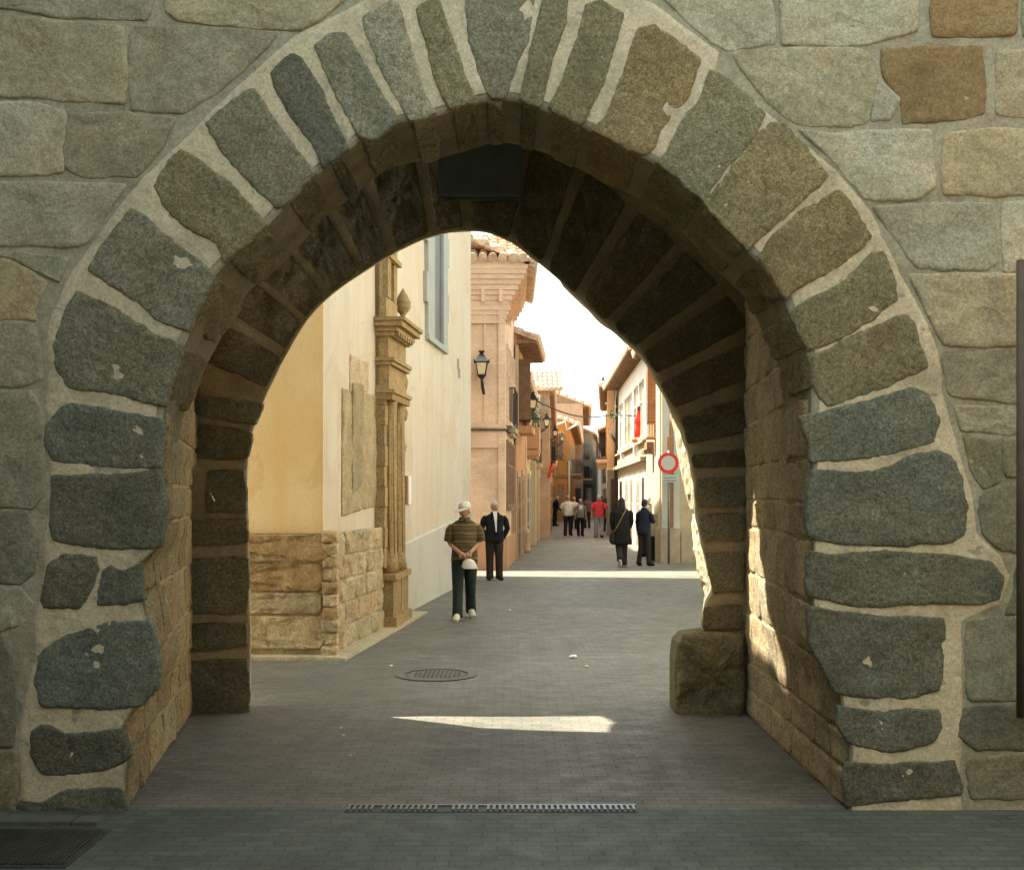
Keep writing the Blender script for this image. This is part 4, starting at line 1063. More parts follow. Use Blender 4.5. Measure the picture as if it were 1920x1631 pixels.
# ---------------------------------------------------------------- right row
hR0, f0, L0 = house('unseen cream house added past the gate to bounce sunlight', (4.9, 9.6), (4.75, 21), 8.5, 'chalk_plaster', 1, over=.4, facing_m='chalk_plaster', depth=6)  # unseen pale house added to reflect warm sun onto the church
hR, fR, LR = house('cream house with stone plinth and red louvred blind at the street corner', (3.86, 28.6), (4.18, 34.0), 6.2, 'cream_plaster', 1, over=.4, facing_m='cream_plaster', depth=6)
eR = lambda a, b, c: Vector((3.86+a, 28.6-b, c))
mb = MB(); mb.box(0, .52, 0, .16, 0, .92, fr=eR); mb.box(.55, 2.5, 0, .10, 0, .8, fr=eR); mb.box(.0, LR, 0, .08, 0, .92, fr=fR); mb.build('plinth', 'trim_stone', hR)
for a, c_, q, h_ in ((.05, .24, .08, 4.6), (.36, .52, .05, 4.2)): mb = MB(); mb.box(a, c_, 0, q, .92, h_, fr=eR); mb.build('pilaster', 'grey_plaster', hR)
mb = MB(); mb.box(.24, .36, 0, .03, .92, 2.4, fr=eR); mb.box(.18, .34, 0, .12, 2.6, 3.3, fr=eR); mb.tube([eR(.26, .06, 3.3), eR(.26, .06, 3.9)], .03, 8); mb.build('brown_panel', 'louvre', hR)
mb = MB()
for k in range(31): mb.box(WX(1213.5, 30), WX(1240, 30), 29.95, 30.0, WZ(790, 30)+k*.0475, WZ(790, 30)+k*.0475+.034)
bl = mb.build('louvred_blind', 'louvre', hR); mb = MB(); mb.box(WX(1213.5, 30)+.01, WX(1240, 30)-.01, 30.005, 30.4, WZ(791, 30), WZ(688, 30)); mb.build('blind_box', 'louvre_dark', bl)
mb = MB()
for k in range(9): a = WX(1213.5, 30)+k*.043; mb.box(a, a+.03, 29.93, 29.96, WZ(819, 30), WZ(794, 30))
mb.box(WX(1212, 30), WX(1241, 30), 29.92, 29.97, WZ(796, 30), WZ(793, 30)); mb.box(WX(1211, 30), WX(1243, 30), 29.9, 30.5, WZ(823, 30), WZ(819, 30)); mb.build('rail', 'louvre', hR)
mb = MB(); mb.box(WX(1207, 30.6), WX(1233, 30.6), 30.6, 31.3, WZ(850, 30.6), WZ(843, 30.6)); mb.box(WX(1213, 30.6), WX(1232, 30.6), 30.62, 31.2, WZ(842.5, 30.6), WZ(828, 30.6)); mb.build('awning', 'brown_wood', hR)
hS, fS, LS = house('white house with five tall windows and broad tiled eaves', (4.24, 34.3), (4.58, 47.0), 6.55, 'chalk_plaster', 1, over=.62, facing_m='chalk_plaster', depth=7)
for u in (1.2, 3.3, 5.9, 7.6, 10.3): window(hS, fS, u, 3.72, .95, 1.75, 'frame_pale', 'grey_wood', sill=True)
mb = MB(); mb.box(0, LS, .0, .05, 3.0, 3.45, fr=fS); mb.box(0, LS, 0, .16, 3.46, 3.52, fr=fS); mb.box(0, LS, 0, .22, 2.86, 2.99, fr=fS); mb.build('string_course', 'trim_stone', hS)
for u, w, m in ((.6, 1.0, 'dark_wood'), (2.4, 1.4, 'grey_wood'), (5.2, 1.0, 'brown_wood'), (7.4, 1.5, 'grey_wood'), (10.2, 1.2, 'dark_wood')): door(hS, fS, u, w, 2.35, m, 'frame_pale')
mb = MB()
for k in range(4): mb.box(1.0+k*3.2, 1.25+k*3.2, .1, .5, 6.5, 6.9, fr=fS)
mb.build('chimney', 'chalk_plaster', hS)
hP, fP, LP = house('peach house jutting into the street past the white one', (4.14, 47.6), (5.2, 60.0), 6.6, 'peach_plaster', 1, over=.35, facing_m='peach_plaster', depth=7)
eP = lambda a, b, c: Vector((4.14+a, 47.6-b, c))
mb = MB(); mb.tube([eP(.36, .08, 2.2), eP(.36, .08, 6.5)], .06, 8); mb.tube([eP(.10, .1, 4.6), eP(.34, .12, 4.1)], .04, 8); mb.build('downpipe', 'brown_iron', hP)
mb = MB(); mb.box(-.02, .5, 0, .1, 0, 2.9, fr=eP); mb.build('shopfront', 'taupe_plaster', hP)
mb = MB(); mb.box(.15, .45, .1, .14, .1, 2.5, fr=eP); mb.build('door_leaf', 'dark_wood', hP)
mb = MB(); mb.box(-.55, 1.2, .02, .08, 6.75, 6.80, fr=eP)
for a in (-.18, .3): mb.tube([eP(a, .05, 6.80), eP(a, .05, 6.94)], .045, 8)
mb.build('insulator_bar', 'iron_black', hP)
for u in (2, 6, 9.5): window(hP, fP, u, 3.6, 1, 1.8, 'brown_wood'); balcony(hP, fP, u-.3, 3.4, 1.7, .5)
hQ, fQ, LQ = house('row of dim grey brown houses along the far right of the street', (5.3, 61.0), (8.6, 100.0), 5.6, 'taupe_plaster', 1, over=.5, facing_m='stone_render', depth=8)
for k in range(6): window(hQ, fQ, 3+k*6, 3.3, 1.4, 1.6, 'brown_wood'); door(hQ, fQ, 1+k*6, 1.4, 2.4, 'dark_wood')
hZ, fZ, LZ = house('grey house at the far right where the street turns', (8.9, 101.0), (14.0, 150.0), 7.2, 'stone_render', 1, over=.6, facing_m='stone_render', depth=9)
for k in range(6): window(hZ, fZ, 3+k*7, 4, 1.8, 2.0, 'frame_pale'); door(hZ, fZ, 1+k*7, 1.6, 2.6, 'brown_wood')
# unseen raised box added over the lane to block sun, with bounce beneath
t = thing('lane_sun_block', (-3.8, 10.5, 0), 'unseen box added over the lane between gate and church to block the sun', 'passage')
mb = MB(); mb.box(-4.6, -3.05, 9.13, 11.97, 2.72, 8.85); mb.build('wall', 'chalk_plaster', t)
# unseen houses added round the square, sized to cut sky light on the gate
for lab, x0, x1, y0, y1, hh, mt in (('unseen plain house added behind the viewer to block sky light', -9, 9, -9, -1.2, 6.2, 'taupe_plaster'), ('unseen plain house added on the right to block sky light', 4.75, 10, -1.1, 5.6, 6.2, 'taupe_plaster'), ('unseen plain house added on the left to block sky light', -12, -4.9, -1.1, 2.1, 6.2, 'taupe_plaster')):
    t = thing('sky_block_house', ((x0+x1)/2, (y0+y1)/2, 0), lab, 'house', 'unseen houses added to cut sky light'); mb = MB(); mb.box(x0, x1, y0, y1, 0, hh); mb.build('wall', mt, t)
    mb = MB()
    for k in range(4):
        for z in (1.0, 3.9):
            if y1 < -5: mb.box(x0+1.5+k*4.4, x0+2.6+k*4.4, y1, y1+.05, z, z+1.8)
            else:
                xx = x0 if x0 > 0 else x1; mb.box(xx-.05, xx+.05, y0+.4+k*.8, y0+.9+k*.8, z, z+1.8)
    mb.build('window', 'glass_dark', t)
# ================================================================== STREET FURNITURE
plain('lamp_glass', (.70, .58, .36), .25, .12, 8, 0, spec=.5)
def lantern(px, py, Y, s, label, wall_dx):
    """wall lantern: px,py = middle of the glass; s = height of the whole lantern; bracket runs to the wall"""
    c = W(px, py, Y); t = thing('wall_lantern', c, label, 'lamp', 'iron lanterns along the left house fronts'); z = lambda k: Vector((0, 0, k*s))
    mb = MB(); sq = lambda hgt, r: [c+Vector((r*s*cos(pi/4+k*pi/2), r*s*sin(pi/4+k*pi/2), hgt*s)) for k in range(4)]
    A, B = sq(-.23, .17), sq(.18, .26)
    for k in range(4): mb.quad(A[k], A[(k+1) % 4], B[(k+1) % 4], B[k])
    mb.quad(*A[::-1]); mb.build('lamp_glass', 'lamp_glass', t)
    mb = MB()
    for k in range(4): mb.tube([A[k], B[k]], .018*s, 5)
    for R, q in ((A, .02), (B, .022)):
        for k in range(4): mb.tube([R[k], R[(k+1) % 4]], q*s, 5)
    mb.build('lamp_frame', 'iron_black', t)
    mb = MB(); prev = None
    for hgt, r in ((.18, .34), (.20, .34), (.25, .27), (.34, .20), (.43, .12), (.46, .08), (.50, .08), (.52, .13), (.56, .13), (.57, .05)):
        R = [mb.vert(p) for p in sq(hgt, r)]
        if prev:
            for k in range(4): mb.face((prev[k], prev[(k+1) % 4], R[(k+1) % 4], R[k]))
        prev = R
    mb.face(prev)
    for k in range(4): p = sq(.2, .34)[k]; mb.ball(p+z(.03), .03*s, nu=6, nv=4)
    mb.build('lamp_cap', 'iron_black', t)
    mb = MB()
    mb.tube([c+z(-.24), c+z(-.30), c+z(-.36)], [.15*s, .10*s, .05*s], 8)
    mb.tube([c+z(-.34), c+Vector((wall_dx*.1, .02, -.45*s)), c+Vector((wall_dx*.35, .05, -.62*s)), c+Vector((wall_dx*.7, .06, -.78*s)), c+Vector((wall_dx, .06, -.86*s))], [.035*s, .04*s, .055*s, .05*s, .04*s], 8)
    mb.tube([c+Vector((wall_dx*.2, .05, -.42*s)), c+Vector((wall_dx*.6, .06, -.50*s)), c+Vector((wall_dx*.8, .06, -.70*s))], .022*s, 6)
    mb.build('bracket', 'iron_black', t)
lantern(903, 690, 25.72, .72, 'largest black lantern, on the salmon brick wall next to the white church', .06)
lantern(999, 757, 38.6, .74, 'second largest black lantern, below the louvred blind', -.45)
lantern(1025, 792, 44.3, .62, 'third lantern down the street, in front of the old brick house', -.7)
lantern(1041, 812, 47.0, .54, 'fourth lantern down the street, before the orange house', -.9)
lantern(1054, 822, 75.2, .66, 'smallest and last lantern, against the orange house wall', -.4)
# cable across the street
t = thing('street_cable', (2, 37, 5), 'dark sagging cable strung across the street between lantern and white house', 'cable')
a, b = W(1003, 750, 38.6), W(1150, 778, 44.0); c2 = W(1196, 780, 36.3); mb = MB()
mb.tube([a.lerp(b, k/14)+Vector((0, 0, -.30*sin(pi*k/14)**1)) for k in range(15)], .025, 6); mb.tube([b.lerp(c2, k/6) for k in range(7)], .025, 6); mb.build('wire', 'iron_black', t)
mb = MB(); r = random.Random(2)
for k in range(30):
    p = b+Vector((r.gauss(0, .10), r.gauss(0, .08), r.gauss(0, .16))); d1 = Vector((r.uniform(-1, 1), r.uniform(-1, 1), r.uniform(-1, 1))).normalized()*.09; d2 = d1.orthogonal().normalized()*.04
    mb.quad(p-d1, p+d2, p+d1, p-d2)
mb.build('hanging_greenery', 'leaf', t)
# round road sign, white with red border
plain('sign_white', (.46, .435, .38), .5, .06, 20); plain('sign_grey', (.42, .44, .42), .5, .08, 20)
Ys = 28.2; c = W(1253, 868, Ys); R = 19.5*Ys/F
t = thing('road_sign', (c.x, Ys, 0), 'round white road sign with red border and small plate below', 'road sign')
def disc(mb, c, r0, r1, y, mi=0, n=40):
    for k in range(n):
        a, b = 2*pi*k/n, 2*pi*(k+1)/n; P = lambda r, q: (c.x+r*cos(q), y, c.z+r*sin(q))
        if r0: mb.quad(P(r0, a), P(r1, a), P(r1, b), P(r0, b), mi)
        else: i = [mb.vert((c.x, y, c.z)), mb.vert(P(r1, a)), mb.vert(P(r1, b))]; mb.face(i, mi)
mb = MB(); disc(mb, c, 0, R*.70, Ys-.004); disc(mb, c, 0, R, Ys+.012)
for k in range(40):
    a, b = 2*pi*k/40, 2*pi*(k+1)/40; mb.quad(*[(c.x+R*cos(q), y, c.z+R*sin(q)) for q, y in ((a, Ys), (b, Ys), (b, Ys+.012), (a, Ys+.012))])
mb.build('sign_face', 'sign_white', t)
mb = MB(); disc(mb, c, R*.695, R*1.0, Ys-.005); mb.build('red_border', 'red_paint', t)
mb = MB(); x0, x1, z0, z1 = WX(1242, Ys), WX(1270, Ys), WZ(904, Ys), WZ(890, Ys); mb.box(x0, x1, Ys-.002, Ys+.012, z0, z1); pl = mb.build('sign_plate', 'sign_grey', t)
mb = MB(); rr = random.Random(4)
for row in range(2):
    x = x0+.03
    while x < x1-.04: w = rr.uniform(.012, .026); mb.box(x, x+w, Ys-.005, Ys-.002, z1-.06-row*.075-.028, z1-.06-row*.075); x += w+.012
mb.build('lettering', 'dark_iron', pl)
mb = MB(); mb.tube([(c.x+.02, Ys+.05, 0), (c.x+.02, Ys+.05, c.z+R+.05)], .03, 10); mb.build('post', 'steel', t)
# red bottle sign on the white house
Yb = 36.2; t = thing('bottle_sign', W(1198, 823, Yb), 'red bottle shaped sign above a small pink panel on the white house', 'sign')
cx = WX(1198, Yb); zb, zt = WZ(820, Yb), WZ(765, Yb); Hh = zt-zb
prof = [(.115, 0), (.14, .03), (.14, .22), (.118, .32), (.108, .40), (.125, .50), (.13, .58), (.11, .66), (.075, .76), (.05, .86), (.046, .93), (.06, .935), (.06, 1.0)]
mb = MB(); mb.tube([(cx, Yb, zb+Hh*h) for _, h in prof], [(q*1.12, q*.5) for q, _ in prof], 20, 0, ref=(1, 0, 0)); mb.build('bottle', 'red_paint', t)
mb = MB(); mb.box(cx-.05, cx+.05, Yb-.07, Yb+.07, zb+Hh*.985, zb+Hh*1.05); mb.build('bottle_cap', 'dark_iron', t)
plain('pink_panel', (.62, .30, .24), .5, .1)
mb = MB(); mb.box(WX(1184, Yb), WX(1213, Yb), Yb-.03, Yb+.05, WZ(830, Yb), WZ(822.5, Yb)); q = mb.build('panel', 'pink_panel', t)
mb = MB(); mb.box(WX(1186, Yb), WX(1211, Yb), Yb-.036, Yb-.031, WZ(828, Yb), WZ(825, Yb)); mb.build('panel_band', 'red_paint', q)
mb = MB(); mb.tube([(cx, Yb+.05, zb+.3), (cx+.5, Yb+.1, zb+.3)], .02, 6); mb.tube([(cx, Yb+.02, zb-.1), (cx, Yb+.02, zb+.1)], .015, 6); mb.build('bracket', 'iron_black', t)
# projecting white box signs
for x0, x1, y0, y1, Y, lab in ((1188, 1205, 835, 859, 36.8, 'larger white box sign with blue and red print, under the bottle sign'), (1164, 1175, 842, 862, 43.0, 'smaller white box sign with blue print, further along the white house')):
    t = thing('box_sign', W((x0+x1)/2, y1, Y), lab, 'sign', 'white box signs on the white house')
    mb = MB(); mb.box(WX(x0, Y), WX(x1, Y), Y-.0, Y+.16, WZ(y1, Y), WZ(y0, Y)); mb.box(WX(x1, Y), WX(x1, Y)+.25, Y+.06, Y+.09, WZ((y0+y1)/2, Y), WZ((y0+y1)/2, Y)+.03); mb.build('sign_box', 'white_metal', t)
    w = WX(x1, Y)-WX(x0, Y); hh = WZ(y0, Y)-WZ(y1, Y); X = WX(x0, Y); Z = WZ(y1, Y)
    mb = MB(); mb.box(X+w*.12, X+w*.20, Y-.004, Y, Z+hh*.3, Z+hh*.9); mb.box(X+w*.24, X+w*.5, Y-.004, Y, Z+hh*.5, Z+hh*.56); mb.build('blue_print', 'blue_print', t)
    mb = MB(); mb.box(X+w*.2, X+w*.42, Y-.004, Y, Z+hh*.18, Z+hh*.24); mb.box(X+w*.2, X+w*.42, Y-.004, Y, Z+hh*.34, Z+hh*.38)
    if x0 > 1180: mb.box(X+w*.62, X+w*.72, Y-.004, Y, Z+hh*.16, Z+hh*.36)
    mb.build('red_print', 'red_print', t)
# menu board standing on a dark slatted bin by the corner
Ym = 29.2; plain('menu_tan', (.42, .35, .22), .7, .2, 12)
t = thing('slatted_bin', W(1227, 1048, Ym), 'dark slatted bin against the corner plinth', 'bin')
mb = MB(); xa, xb, z1 = WX(1216, Ym), WX(1239, Ym), WZ(1004, Ym)
for k in range(7): a = xa+(xb-xa)*k/7; mb.box(a, a+(xb-xa)/7-.012, Ym, Ym+.03, .06, z1-.03)
mb.box(xa+.02, xb-.02, Ym+.032, Ym+.35, .03, z1-.04); mb.build('body', 'iron_black', t)
mb = MB(); mb.box(xa-.015, xb+.015, Ym-.015, Ym+.37, z1-.03, z1); mb.build('rim', 'steel', t)
t = thing('menu_board', W(1226, 1002, Ym), 'tan menu board with pale edge standing on the slatted bin', 'board')
mb = MB(); mb.box(xa+.02, xb-.05, Ym+.05, Ym+.08, z1+.002, z1+.56); mb.build('board', 'menu_tan', t)
mb = MB()
for q in ((xb-.045, xb-.015, z1+.002, z1+.58), (xa-.005, xb-.046, z1+.562, z1+.585)): mb.box(q[0], q[1], Ym+.04, Ym+.09, q[2], q[3])
mb.build('frame', 'frame_pale', t)
# stone bollard by the left fronts
Yq = 34.0; c = W(986, 1033, Yq); t = thing('stone_bollard', (c.x+.02, Yq, 0), 'pale stone bollard in front of the left house doors', 'bollard')
mb = MB(); mb.tube([(c.x, Yq, 0), (c.x, Yq, .1), (c.x, Yq, .14), (c.x, Yq, .52), (c.x, Yq, .56), (c.x, Yq, .60), (c.x, Yq, .70), (c.x, Yq, .78)], [.15, .15, .12, .105, .13, .13, .10, .02], 14); mb.build('shaft', 'trim_stone', t)
# red banner on the left
Yc = 44.6; t = thing('red_banner', W(1030, 875, Yc), 'red cloth banner hanging askew on the left house front', 'banner')
mb = MB(); mb.grid(lambda a, b: W(1036-8*b+6*(a-.5), 868+28*b, Yc)+Vector((0, .07*sin(a*7+b*3), 0)), 8, 12, smooth=True); mb.build('cloth', 'red_paint', t)
mb = MB(); mb.tube([W(1033, 867, Yc+.03), W(1041, 867, Yc+.03)], .03, 6); mb.build('rod', 'iron_black', t)
pot(fB, 1.6, .2, 4.0, .5, 'leafy potted plant on the nearer balcony below the second lantern', 1); pot(fB, 2.3, .2, 4.0, .45, 'small potted plant at the end of the nearer balcony', 2)
pot(fA, 1.8, .22, 3.75, .5, 'dark leafy potted plant on the balcony under the louvred blind', 3); pot(fC, 9.5, .15, 3.2, .7, 'bushy potted plant on the brick house balcony', 4)
# roof aerials
def aerial(px, py0, py1, Y, bars, lab):
    t = thing('roof_aerial', W(px, py1, Y), lab, 'aerial'); b = W(px, py1, Y); h = WZ(py0, Y)-WZ(py1, Y); mb = MB(); s = Y/F
    mb.tube([b-Vector((0, 0, .8)), b+Vector((0, 0, h))], .35*s, 5); mb.build('mast', 'iron_black', t); mb = MB()
    for (a, c, k, dz) in bars: mb.tube([b+Vector((a*s, 0, h*k)), b+Vector((c*s, 0, h*k+dz*s))], .28*s, 5)
    mb.build('bars', 'iron_black', t)
aerial(1069, 695, 738, 103, [(-17, 1, 1, 2), (-10, -10.1, .98, 4), (3, 27, .65, 0)], 'tall thin aerial on the grey brown house')
aerial(1033, 686, 712, 48, [(-22, 0, 1, 2), (-23, -10, .85, 4)], 'short aerial above the tiled gable')
aerial(1082, 728, 742, 103, [(-4, 8, .6, 0)], 'stubby aerial beside the chimney')
# ================================================================== PEOPLE
plain('skin', (.42, .22, .135), .55, .12, 20, 0); plain('skin_face', (.44, .23, .14), .55, .15, 14, .05)
plain('hair_grey', (.42, .40, .36), .8, .2, 60, .4); plain('hair_dark', (.025, .02, .016), .7, .3, 60, .4); plain('eye_dark', (.02, .015, .012), .3, 0, 5, 0)
plain('lips', (.30, .12, .09), .5, .1)
def cloth(name, col, var=.2): return plain(name, col, .85, var, 7, .35, .012, fine=35, spec=.1)
cloth('jacket_black', (.016, .017, .018)); cloth('trouser_green', (.032, .042, .036)); cloth('trouser_brown', (.035, .028, .022)); cloth('shirt_white', (.74, .71, .64), .12)
cloth('shirt_red', (.50, .045, .055)); cloth('jeans_grey', (.22, .22, .19)); cloth('coat_dark', (.017, .016, .014)); cloth('navy', (.02, .024, .035)); cloth('purple', (.10, .085, .12)); cloth('light_blue', (.5, .55, .56), .12)
cloth('shoe_pale', (.62, .57, .46), .15); cloth('shoe_black', (.015, .014, .013)); cloth('cap_white', (.60, .58, .51), .15); cloth('bag_dark', (.03, .025, .02)); cloth('strap', (.25, .16, .08))
def striped():
    m, nt, b = nodes('striped_polo'); co = coord(nt)
    sp = N(nt, 'ShaderNodeSeparateXYZ'); nt.links.new(co, sp.inputs[0])
    wob = noise_n(nt, co, 6, 3); ad = N(nt, 'ShaderNodeMath', operation='MULTIPLY_ADD'); nt.links.new(wob, ad.inputs[0]); ad.inputs[1].default_value = .03; nt.links.new(sp.outputs[2], ad.inputs[2])
    fr_ = N(nt, 'ShaderNodeMath', operation='MULTIPLY'); nt.links.new(ad.outputs[0], fr_.inputs[0]); fr_.inputs[1].default_value = 1/.118
    fc = N(nt, 'ShaderNodeMath', operation='FRACT'); nt.links.new(fr_.outputs[0], fc.inputs[0])
    r = N(nt, 'ShaderNodeValToRGB'); r.color_ramp.interpolation = 'CONSTANT'; e = r.color_ramp.elements
    st = [(0, (.105, .08, .03)), (.28, (.06, .042, .022)), (.42, (.27, .22, .12)), (.48, (.12, .092, .034)), (.72, (.07, .05, .026)), (.86, (.085, .07, .03))]
    while len(e) < len(st): e.new(.5)
    for el, (p, c) in zip(e, st): el.position = p; el.color = (*c, 1)
    nt.links.new(fc.outputs[0], r.inputs['Fac'])
    f = ramp(nt, noise_n(nt, co, 9, 4), [(.3, .8), (.7, 1.15)])
    nt.links.new(mul(nt, r.outputs['Color'], f), b.inputs['Base Color']); b.inputs['Roughness'].default_value = .9
    bump(nt, b, noise_n(nt, co, 25, 5), .4, .012)
striped()

def skin_mesh(verts, edges, radii, sub=2):
    me = bpy.data.meshes.new('tmp_skin'); me.from_pydata([tuple(v) for v in verts], edges, []); o = bpy.data.objects.new('tmp_skin', me); COL.objects.link(o)
    md = o.modifiers.new('s', 'SKIN'); md.use_smooth_shade = True; md.branch_smoothing = .4
    sv = me.skin_vertices[0].data
    for i, r in enumerate(radii): sv[i].radius = (r if hasattr(r, '__len__') else (r, r)); sv[i].use_root = (i == 0)
    if sub: m2 = o.modifiers.new('u', 'SUBSURF'); m2.levels = sub; m2.render_levels = sub
    dg = bpy.context.evaluated_depsgraph_get(); dg.update()
    ev = o.evaluated_get(dg); m = bpy.data.meshes.new_from_object(ev)
    V = [v.co.copy() for v in m.vertices]; Fc = [tuple(p.vertices) for p in m.polygons]
    bpy.data.objects.remove(o); bpy.data.meshes.remove(m); bpy.data.meshes.remove(me)
    return V, Fc

def person(label, x, y, h, face, top, bottom, shoe, hair='hair_grey', arms=None, legs=None, long_sleeve=True, head_turn=0, head_tilt=0, bulk=1.0, cap=False, coat=False, bald=False, lean=0, long_hair=False, details=None, group=None, sub=1, fem=False, skirt=False):
    """face: 0 looks at the camera, 180 walks away. Local frame: +x to the figure's picture right when facing us, -y ahead."""
    s = h/1.70; th = radians(face)
    def T(p): 
        px_, py_, pz_ = p; py_ -= lean*max(0, pz_-.9)
        return Vector((x+s*(px_*cos(th)-py_*sin(th)), y+s*(px_*sin(th)+py_*cos(th)), s*pz_))
    fr = lambda a, b, c: T((a, b, c))
    t = thing('person', (x, y, 0), label, 'person', group)
    hw = .185*bulk*(.9 if fem else 1)
    A = arms or {}
    J = dict(hipL=(-.09, 0, .90), hipR=(.09, 0, .90), kneeL=(-.10, -.02, .49), kneeR=(.10, -.02, .49), ankL=(-.10, .02, .09), ankR=(.10, .02, .09),
             shL=(-hw, .0, 1.395), shR=(hw, .0, 1.395), elL=(-hw-.07, .03, 1.11), elR=(hw+.07, .03, 1.11), wrL=(-hw-.06, -.06, .87), wrR=(hw+.06, -.06, .87))
    J.update(A); J.update(legs or {})
    toe = {}
    for sd in 'LR':
        a = Vector(J['ank'+sd]); out = -.03 if sd == 'L' else .03
        toe[sd] = J.get('toe'+sd) or (a.x+out, a.y-.17, max(.03, a.z-.06))
    # one continuous body
    names = ['pelvis', 'spine', 'chest', 'neck', 'skull']
    V = [(0, 0, .95), (0, 0, 1.15), (0, .0, 1.34), (0, 0, 1.47), (0, -.01, 1.55)]; Rd = [.13, .12, .12, .052, .06]; Ed = [(0, 1), (1, 2), (2, 3), (3, 4)]
    def add(p, r, par): V.append(tuple(p)); Rd.append(r); Ed.append((par, len(V)-1)); return len(V)-1
    for sd in 'LR':
        k = add(J['hip'+sd], .085, 0); k = add(J['knee'+sd], .058, k); k = add(J['ank'+sd], .042, k); add(toe[sd], .034, k)
        k = add(Vector(J['sh'+sd])*.92+Vector((0, 0, .035)), .045, 2); k = add(J['el'+sd], .042, k); k = add(J['wr'+sd], .030, k)
        e, w = Vector(J['el'+sd]), Vector(J['wr'+sd]); dv = (w-e).normalized(); hd = Vector(J.get('hd'+sd) or dv).normalized(); add(w+hd*.045, .034, k)
    bv, bf = skin_mesh(V, Ed, [r*.92 for r in Rd], sub)
    mb = MB()
    for v in bv: mb.vert(T(v))
    for f in bf: mb.face(f, 0, smooth=True)
    # head: egg with brow, nose, mouth, chin and ears
    ht = radians(head_turn); tl = radians(head_tilt); hc = Vector((0, -.015, 1.585))
    def HT(p):
        q = Vector((p[0], p[1]*cos(tl)-p[2]*sin(tl), p[1]*sin(tl)+p[2]*cos(tl)))
        return T((hc.x+q.x*cos(ht)-q.y*sin(ht), hc.y+q.x*sin(ht)+q.y*cos(ht), hc.z+q.z))
    hf = lambda a, b, c: HT((a, b, c))
    def shape(d):
        k = 1.0
        if d.z < -.1: k -= .12*min(1, (-d.z-.1)/.7)*(1 if d.y > -.2 else .45)      # jaw narrows
        fy = max(0, -d.y)
        k -= .05*math.exp(-((abs(d.x)-.33)**2)/.02-((d.z-.06)**2)/.02)*(fy > .3)           # eye sockets
        k += .03*math.exp(-(d.z-.24)**2/.01-(d.x**2)/.4)*(fy > .3)                   # brow
        return k
    mb.ball((0, 0, 0), (.076, .096, .118), 1, nu=28, nv=20, fr=hf, fn=shape)
    mb.loft([(0, -.090, .030, .008, .008), (0, -.101, .012, .010, .012), (0, -.112, -.010, .014, .016), (0, -.104, -.024, .016, .012), (0, -.092, -.030, .008, .006)], 8, 1, fr=hf, power=2)
    for q in (-1, 1):
        mb.ball((q*.078, .008, -.005), (.012, .022, .032), 1, nu=8, nv=6, fr=hf); mb.ball((q*.027, -.087, .014), (.013, .006, .006), 2, nu=8, nv=5, fr=hf)
    mb.ball((0, -.093, -.058), (.024, .007, .006), 3, nu=8, nv=5, fr=hf)
    # hands: palm, four unequal curled fingers and a thumb
    for sd in 'LR':
        e, w = Vector(J['el'+sd]), Vector(J['wr'+sd]); ax = Vector(J.get('hd'+sd) or (w-e)).normalized(); q = 1 if sd == 'R' else -1
        sidev = Vector(J.get('sd'+sd) or (0, 1, 0)); sidev = (sidev-ax*sidev.dot(ax)).normalized(); pal = ax.cross(sidev).normalized()*(-q if not J.get('pal'+sd) else J['pal'+sd])
        P0_ = w+ax*.02
        mb.tube([T(w-ax*.005), T(w+ax*.03), T(w+ax*.075), T(w+ax*.092)], [(.026*s, .019*s), (.039*s, .016*s), (.041*s, .015*s), (.036*s, .011*s)], 10, 0, ref=None)
        for k, (off, ln) in enumerate(((-.03, .068), (-.010, .078), (.010, .072), (.029, .056))):
            b = w+ax*.085+sidev*off; cur = J.get('curl'+sd, .45)
            p1 = b+ax*ln*.42+pal*ln*.12*cur; p2 = p1+(ax*cos(cur*1.1)+pal*sin(cur*1.1))*ln*.34; p3 = p2+(ax*cos(cur*2)+pal*sin(cur*2))*ln*.28
            mb.tube([T(b), T(p1), T(p2), T(p3)], [.0095*s, .009*s, .008*s, .006*s], 6, 0)
        b = w+ax*.03-sidev*.034; p1 = b+(-sidev*.7+ax*.7+pal*.25)*.032; p2 = p1+(ax*.85-sidev*.2+pal*.5)*.03
        mb.tube([T(b), T(p1), T(p2)], [.012*s, .011*s, .008*s], 6, 0)
    mb.build('body', ['skin', 'skin_face', 'eye_dark', 'lips'], t)
    # hair
    if not (cap and False):
        mb = MB()
        def hs(d): return 1.06+.03*noise.noise(d*6)
        z0 = .02 if not bald else -.01
        n0 = MB(); n0.ball((0, .008, .012), (.079, .098, .114), 0, nu=24, nv=16, fn=hs)
        keep = []
        for f in n0.f:
            c = sum((Vector(n0.v[i]) for i in f), Vector())/len(f)
            line = .055-(c.y+.06)*.75 if not bald else .045-(c.y+.02)*1.3
            ok = c.z > line if not bald else (c.z > -.075 and c.z < .06 and c.y > -.035)
            if long_hair: ok = ok or (c.y > -.01 and c.z > -.1)
            if ok: keep.append(f)
        ids = {}
        for f in keep:
            g = []
            for i in f:
                if i not in ids: ids[i] = mb.vert(HT(n0.v[i]))
                g.append(ids[i])
            mb.face(g, 0, smooth=True)
        if long_hair: mb.loft([(0, .05, .04, .07, .05), (0, .065, -.06, .085, .05), (0, .07, -.16, .09, .045), (0, .075, -.24, .06, .03)], 12, fr=hf)
        if keep: mb.build('hair', hair, t)
